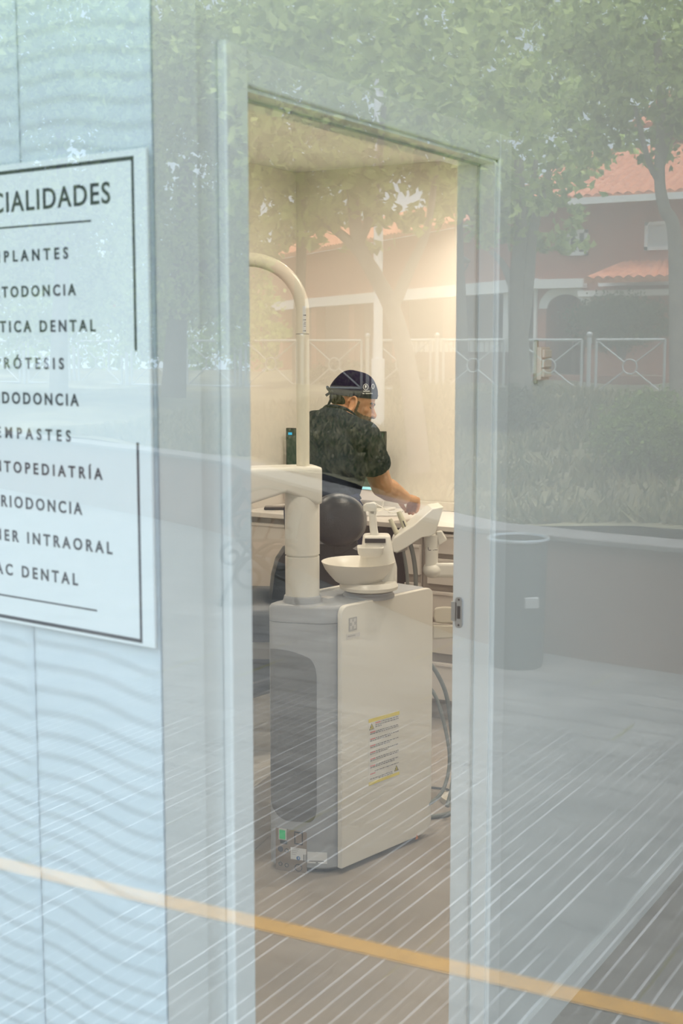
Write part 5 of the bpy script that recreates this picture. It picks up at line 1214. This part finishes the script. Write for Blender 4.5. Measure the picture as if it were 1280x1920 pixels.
# hair at nape and sideburn
HAIRM = mat('dark_hair', (0.014, 0.010, 0.008), 0.8, spec=0.15, noise=0.3, nscale=90)
hr = MB(); hr.ell(HP(-0.050, 0, -0.012), (0.056 * HS, 0.066 * HS, 0.040 * HS), MH)
solid('hair', hr, 0.004, HAIRM, per, 2)
# surgical cap: dome cut level from forehead to nape, with a bow at the back
CAPM = mat('dark_cap_cloth', (0.012, 0.008, 0.024), 0.9, spec=0.06, bump=0.15, bscale=60)
cm = MB(); rows = []
rb = 0.085
for i in range(15):
    u = i / 14; a = u * math.pi / 2
    k = math.cos(a) ** 0.75 if i < 14 else 0.02; hh = math.sin(a) ** 1.15
    z0 = -0.004; zz = z0 + (0.128) * hh; bulge = 1.0 + 0.035 * math.sin(min(1, u * 2.2) * math.pi)
    row = []
    for j in range(40):
        t_ = 2 * math.pi * j / 40; cx_, sy_ = math.cos(t_), math.sin(t_)
        xx = -0.006 + (0.105 if cx_ > 0 else 0.107) * cx_ * k * bulge; yy = 0.0845 * sy_ * k * bulge
        drop = (1 - u) * (0.020 * cx_ + 0.004 - 0.0 * abs(sy_))
        row.append(HP(xx - 0.012 * u, yy, zz + 0.022 * (1 - u) + drop - (1 - u) * 0.010))
    rows.append(row)
cm.rings(rows, True, True)
capo = obj('surgical_cap', cm, CAPM, per, smooth=70)
capo['label'] = 'dark surgical cap tied in a bow at the back'
obj('cap_band', MB().rings([[HP(*(np.array([(-0.006 + (0.1065 if math.cos(t_) > 0 else 0.1085) * math.cos(t_)), 0.086 * math.sin(t_), 0.0175 + dz + 0.020 * math.cos(t_)]))) for t_ in [2 * math.pi * j / 40 for j in range(40)]] for dz in (-0.004, 0.0, 0.010, 0.0125)], False, False), CAPM, capo, smooth=60)
kn = Q(621, 735, 5.62)
bow = MB().ell(kn, (0.008, 0.008, 0.009))
kq = 5.62 / F
def BW(px, py, dz=0.0): return Q(px, py, 5.62 + dz)
bowm = mat('cap_ribbon', (0.014, 0.013, 0.022), 0.8, spec=0.1)
def ribbon(pts, w_):
    P = smoothpath(pts, 5); rg = []
    for i, p in enumerate(P):
        tg = P[min(i + 1, len(P) - 1)] - P[max(i - 1, 0)]; tg /= np.linalg.norm(tg); n_ = np.cross(tg, FH); n_ /= np.linalg.norm(n_)
        rg.append([p + n_ * w_, p + n_ * w_ + FH * 0.0025, p - n_ * w_ + FH * 0.0025, p - n_ * w_])
    return rg
bow.rings(ribbon([BW(621, 735), BW(616, 728, -.01), BW(613, 725, -.015), BW(614.5, 730, -.02), BW(620, 735, -.01)], 0.0045))
bow.rings(ribbon([BW(621, 736), BW(616, 738, -.01), BW(610.5, 742, -.012)], 0.0055))
bow.rings(ribbon([BW(622, 736), BW(620, 748, -.012), BW(616, 758, -.012), BW(612, 768, -.01)], 0.005))
obj('bow', bow, bowm, capo, smooth=60)
# emblem and small lettering on the side of the cap
EMB = mat('white_print', (0.62, 0.62, 0.63), 0.6)
def on_cap(px, py):
    d = ray(px, py); o = MH.T @ (CAM - hc) / HS; dd = MH.T @ d / HS
    R3 = np.array([0.1095, 0.0875, 0.135]); o2 = (o - np.array([-0.008, 0, 0.012])) / R3; d2 = dd / R3
    A_, B_, C_ = d2 @ d2, 2 * o2 @ d2, o2 @ o2 - 1; D_ = B_ * B_ - 4 * A_ * C_
    if D_ < 0: D_ = 0
    return CAM + d * ((-B_ - math.sqrt(D_)) / (2 * A_))
def printed(name, loops, par):
    m_ = MB()
    for lp_ in loops: m_.prism([on_cap(x, y) - FH * 0.001 for x, y in lp_], FH * 0.0025)
    return obj(name, m_, EMB, par, smooth=0)
def ringloops(cx, cy, rx, ry, w_, n=20):
    return [[(cx + (rx + e) * math.cos(a), cy + (ry + e) * math.sin(a)) for e, a in ((0, a0), (w_, a0), (w_, a1), (0, a1))] for a0, a1 in [(2 * math.pi * k / n, 2 * math.pi * (k + 1) / n) for k in range(n)]]
printed('emblem', ringloops(685.5, 725.5, 4.2, 5.2, 0.8) + [[(684, 722.5), (685.5, 721.8), (687, 723), (686.8, 727.5), (685.8, 725), (685, 729), (684, 727)]], capo)
printed('emblem', ringloops(699, 724.5, 1.8, 4.2, 0.8, 14), capo)
printed('cap_lettering', [[(681 + k * 1.75, 732.6), (682.2 + k * 1.75, 732.6), (682.2 + k * 1.75, 734.4), (681 + k * 1.75, 734.4)] for k in range(7)] + [[(679.5 + k * 1.9, 736.9), (680.9 + k * 1.9, 736.9), (680.9 + k * 1.9, 738.5), (679.5 + k * 1.9, 738.5)] for k in range(10) if k != 2], capo)
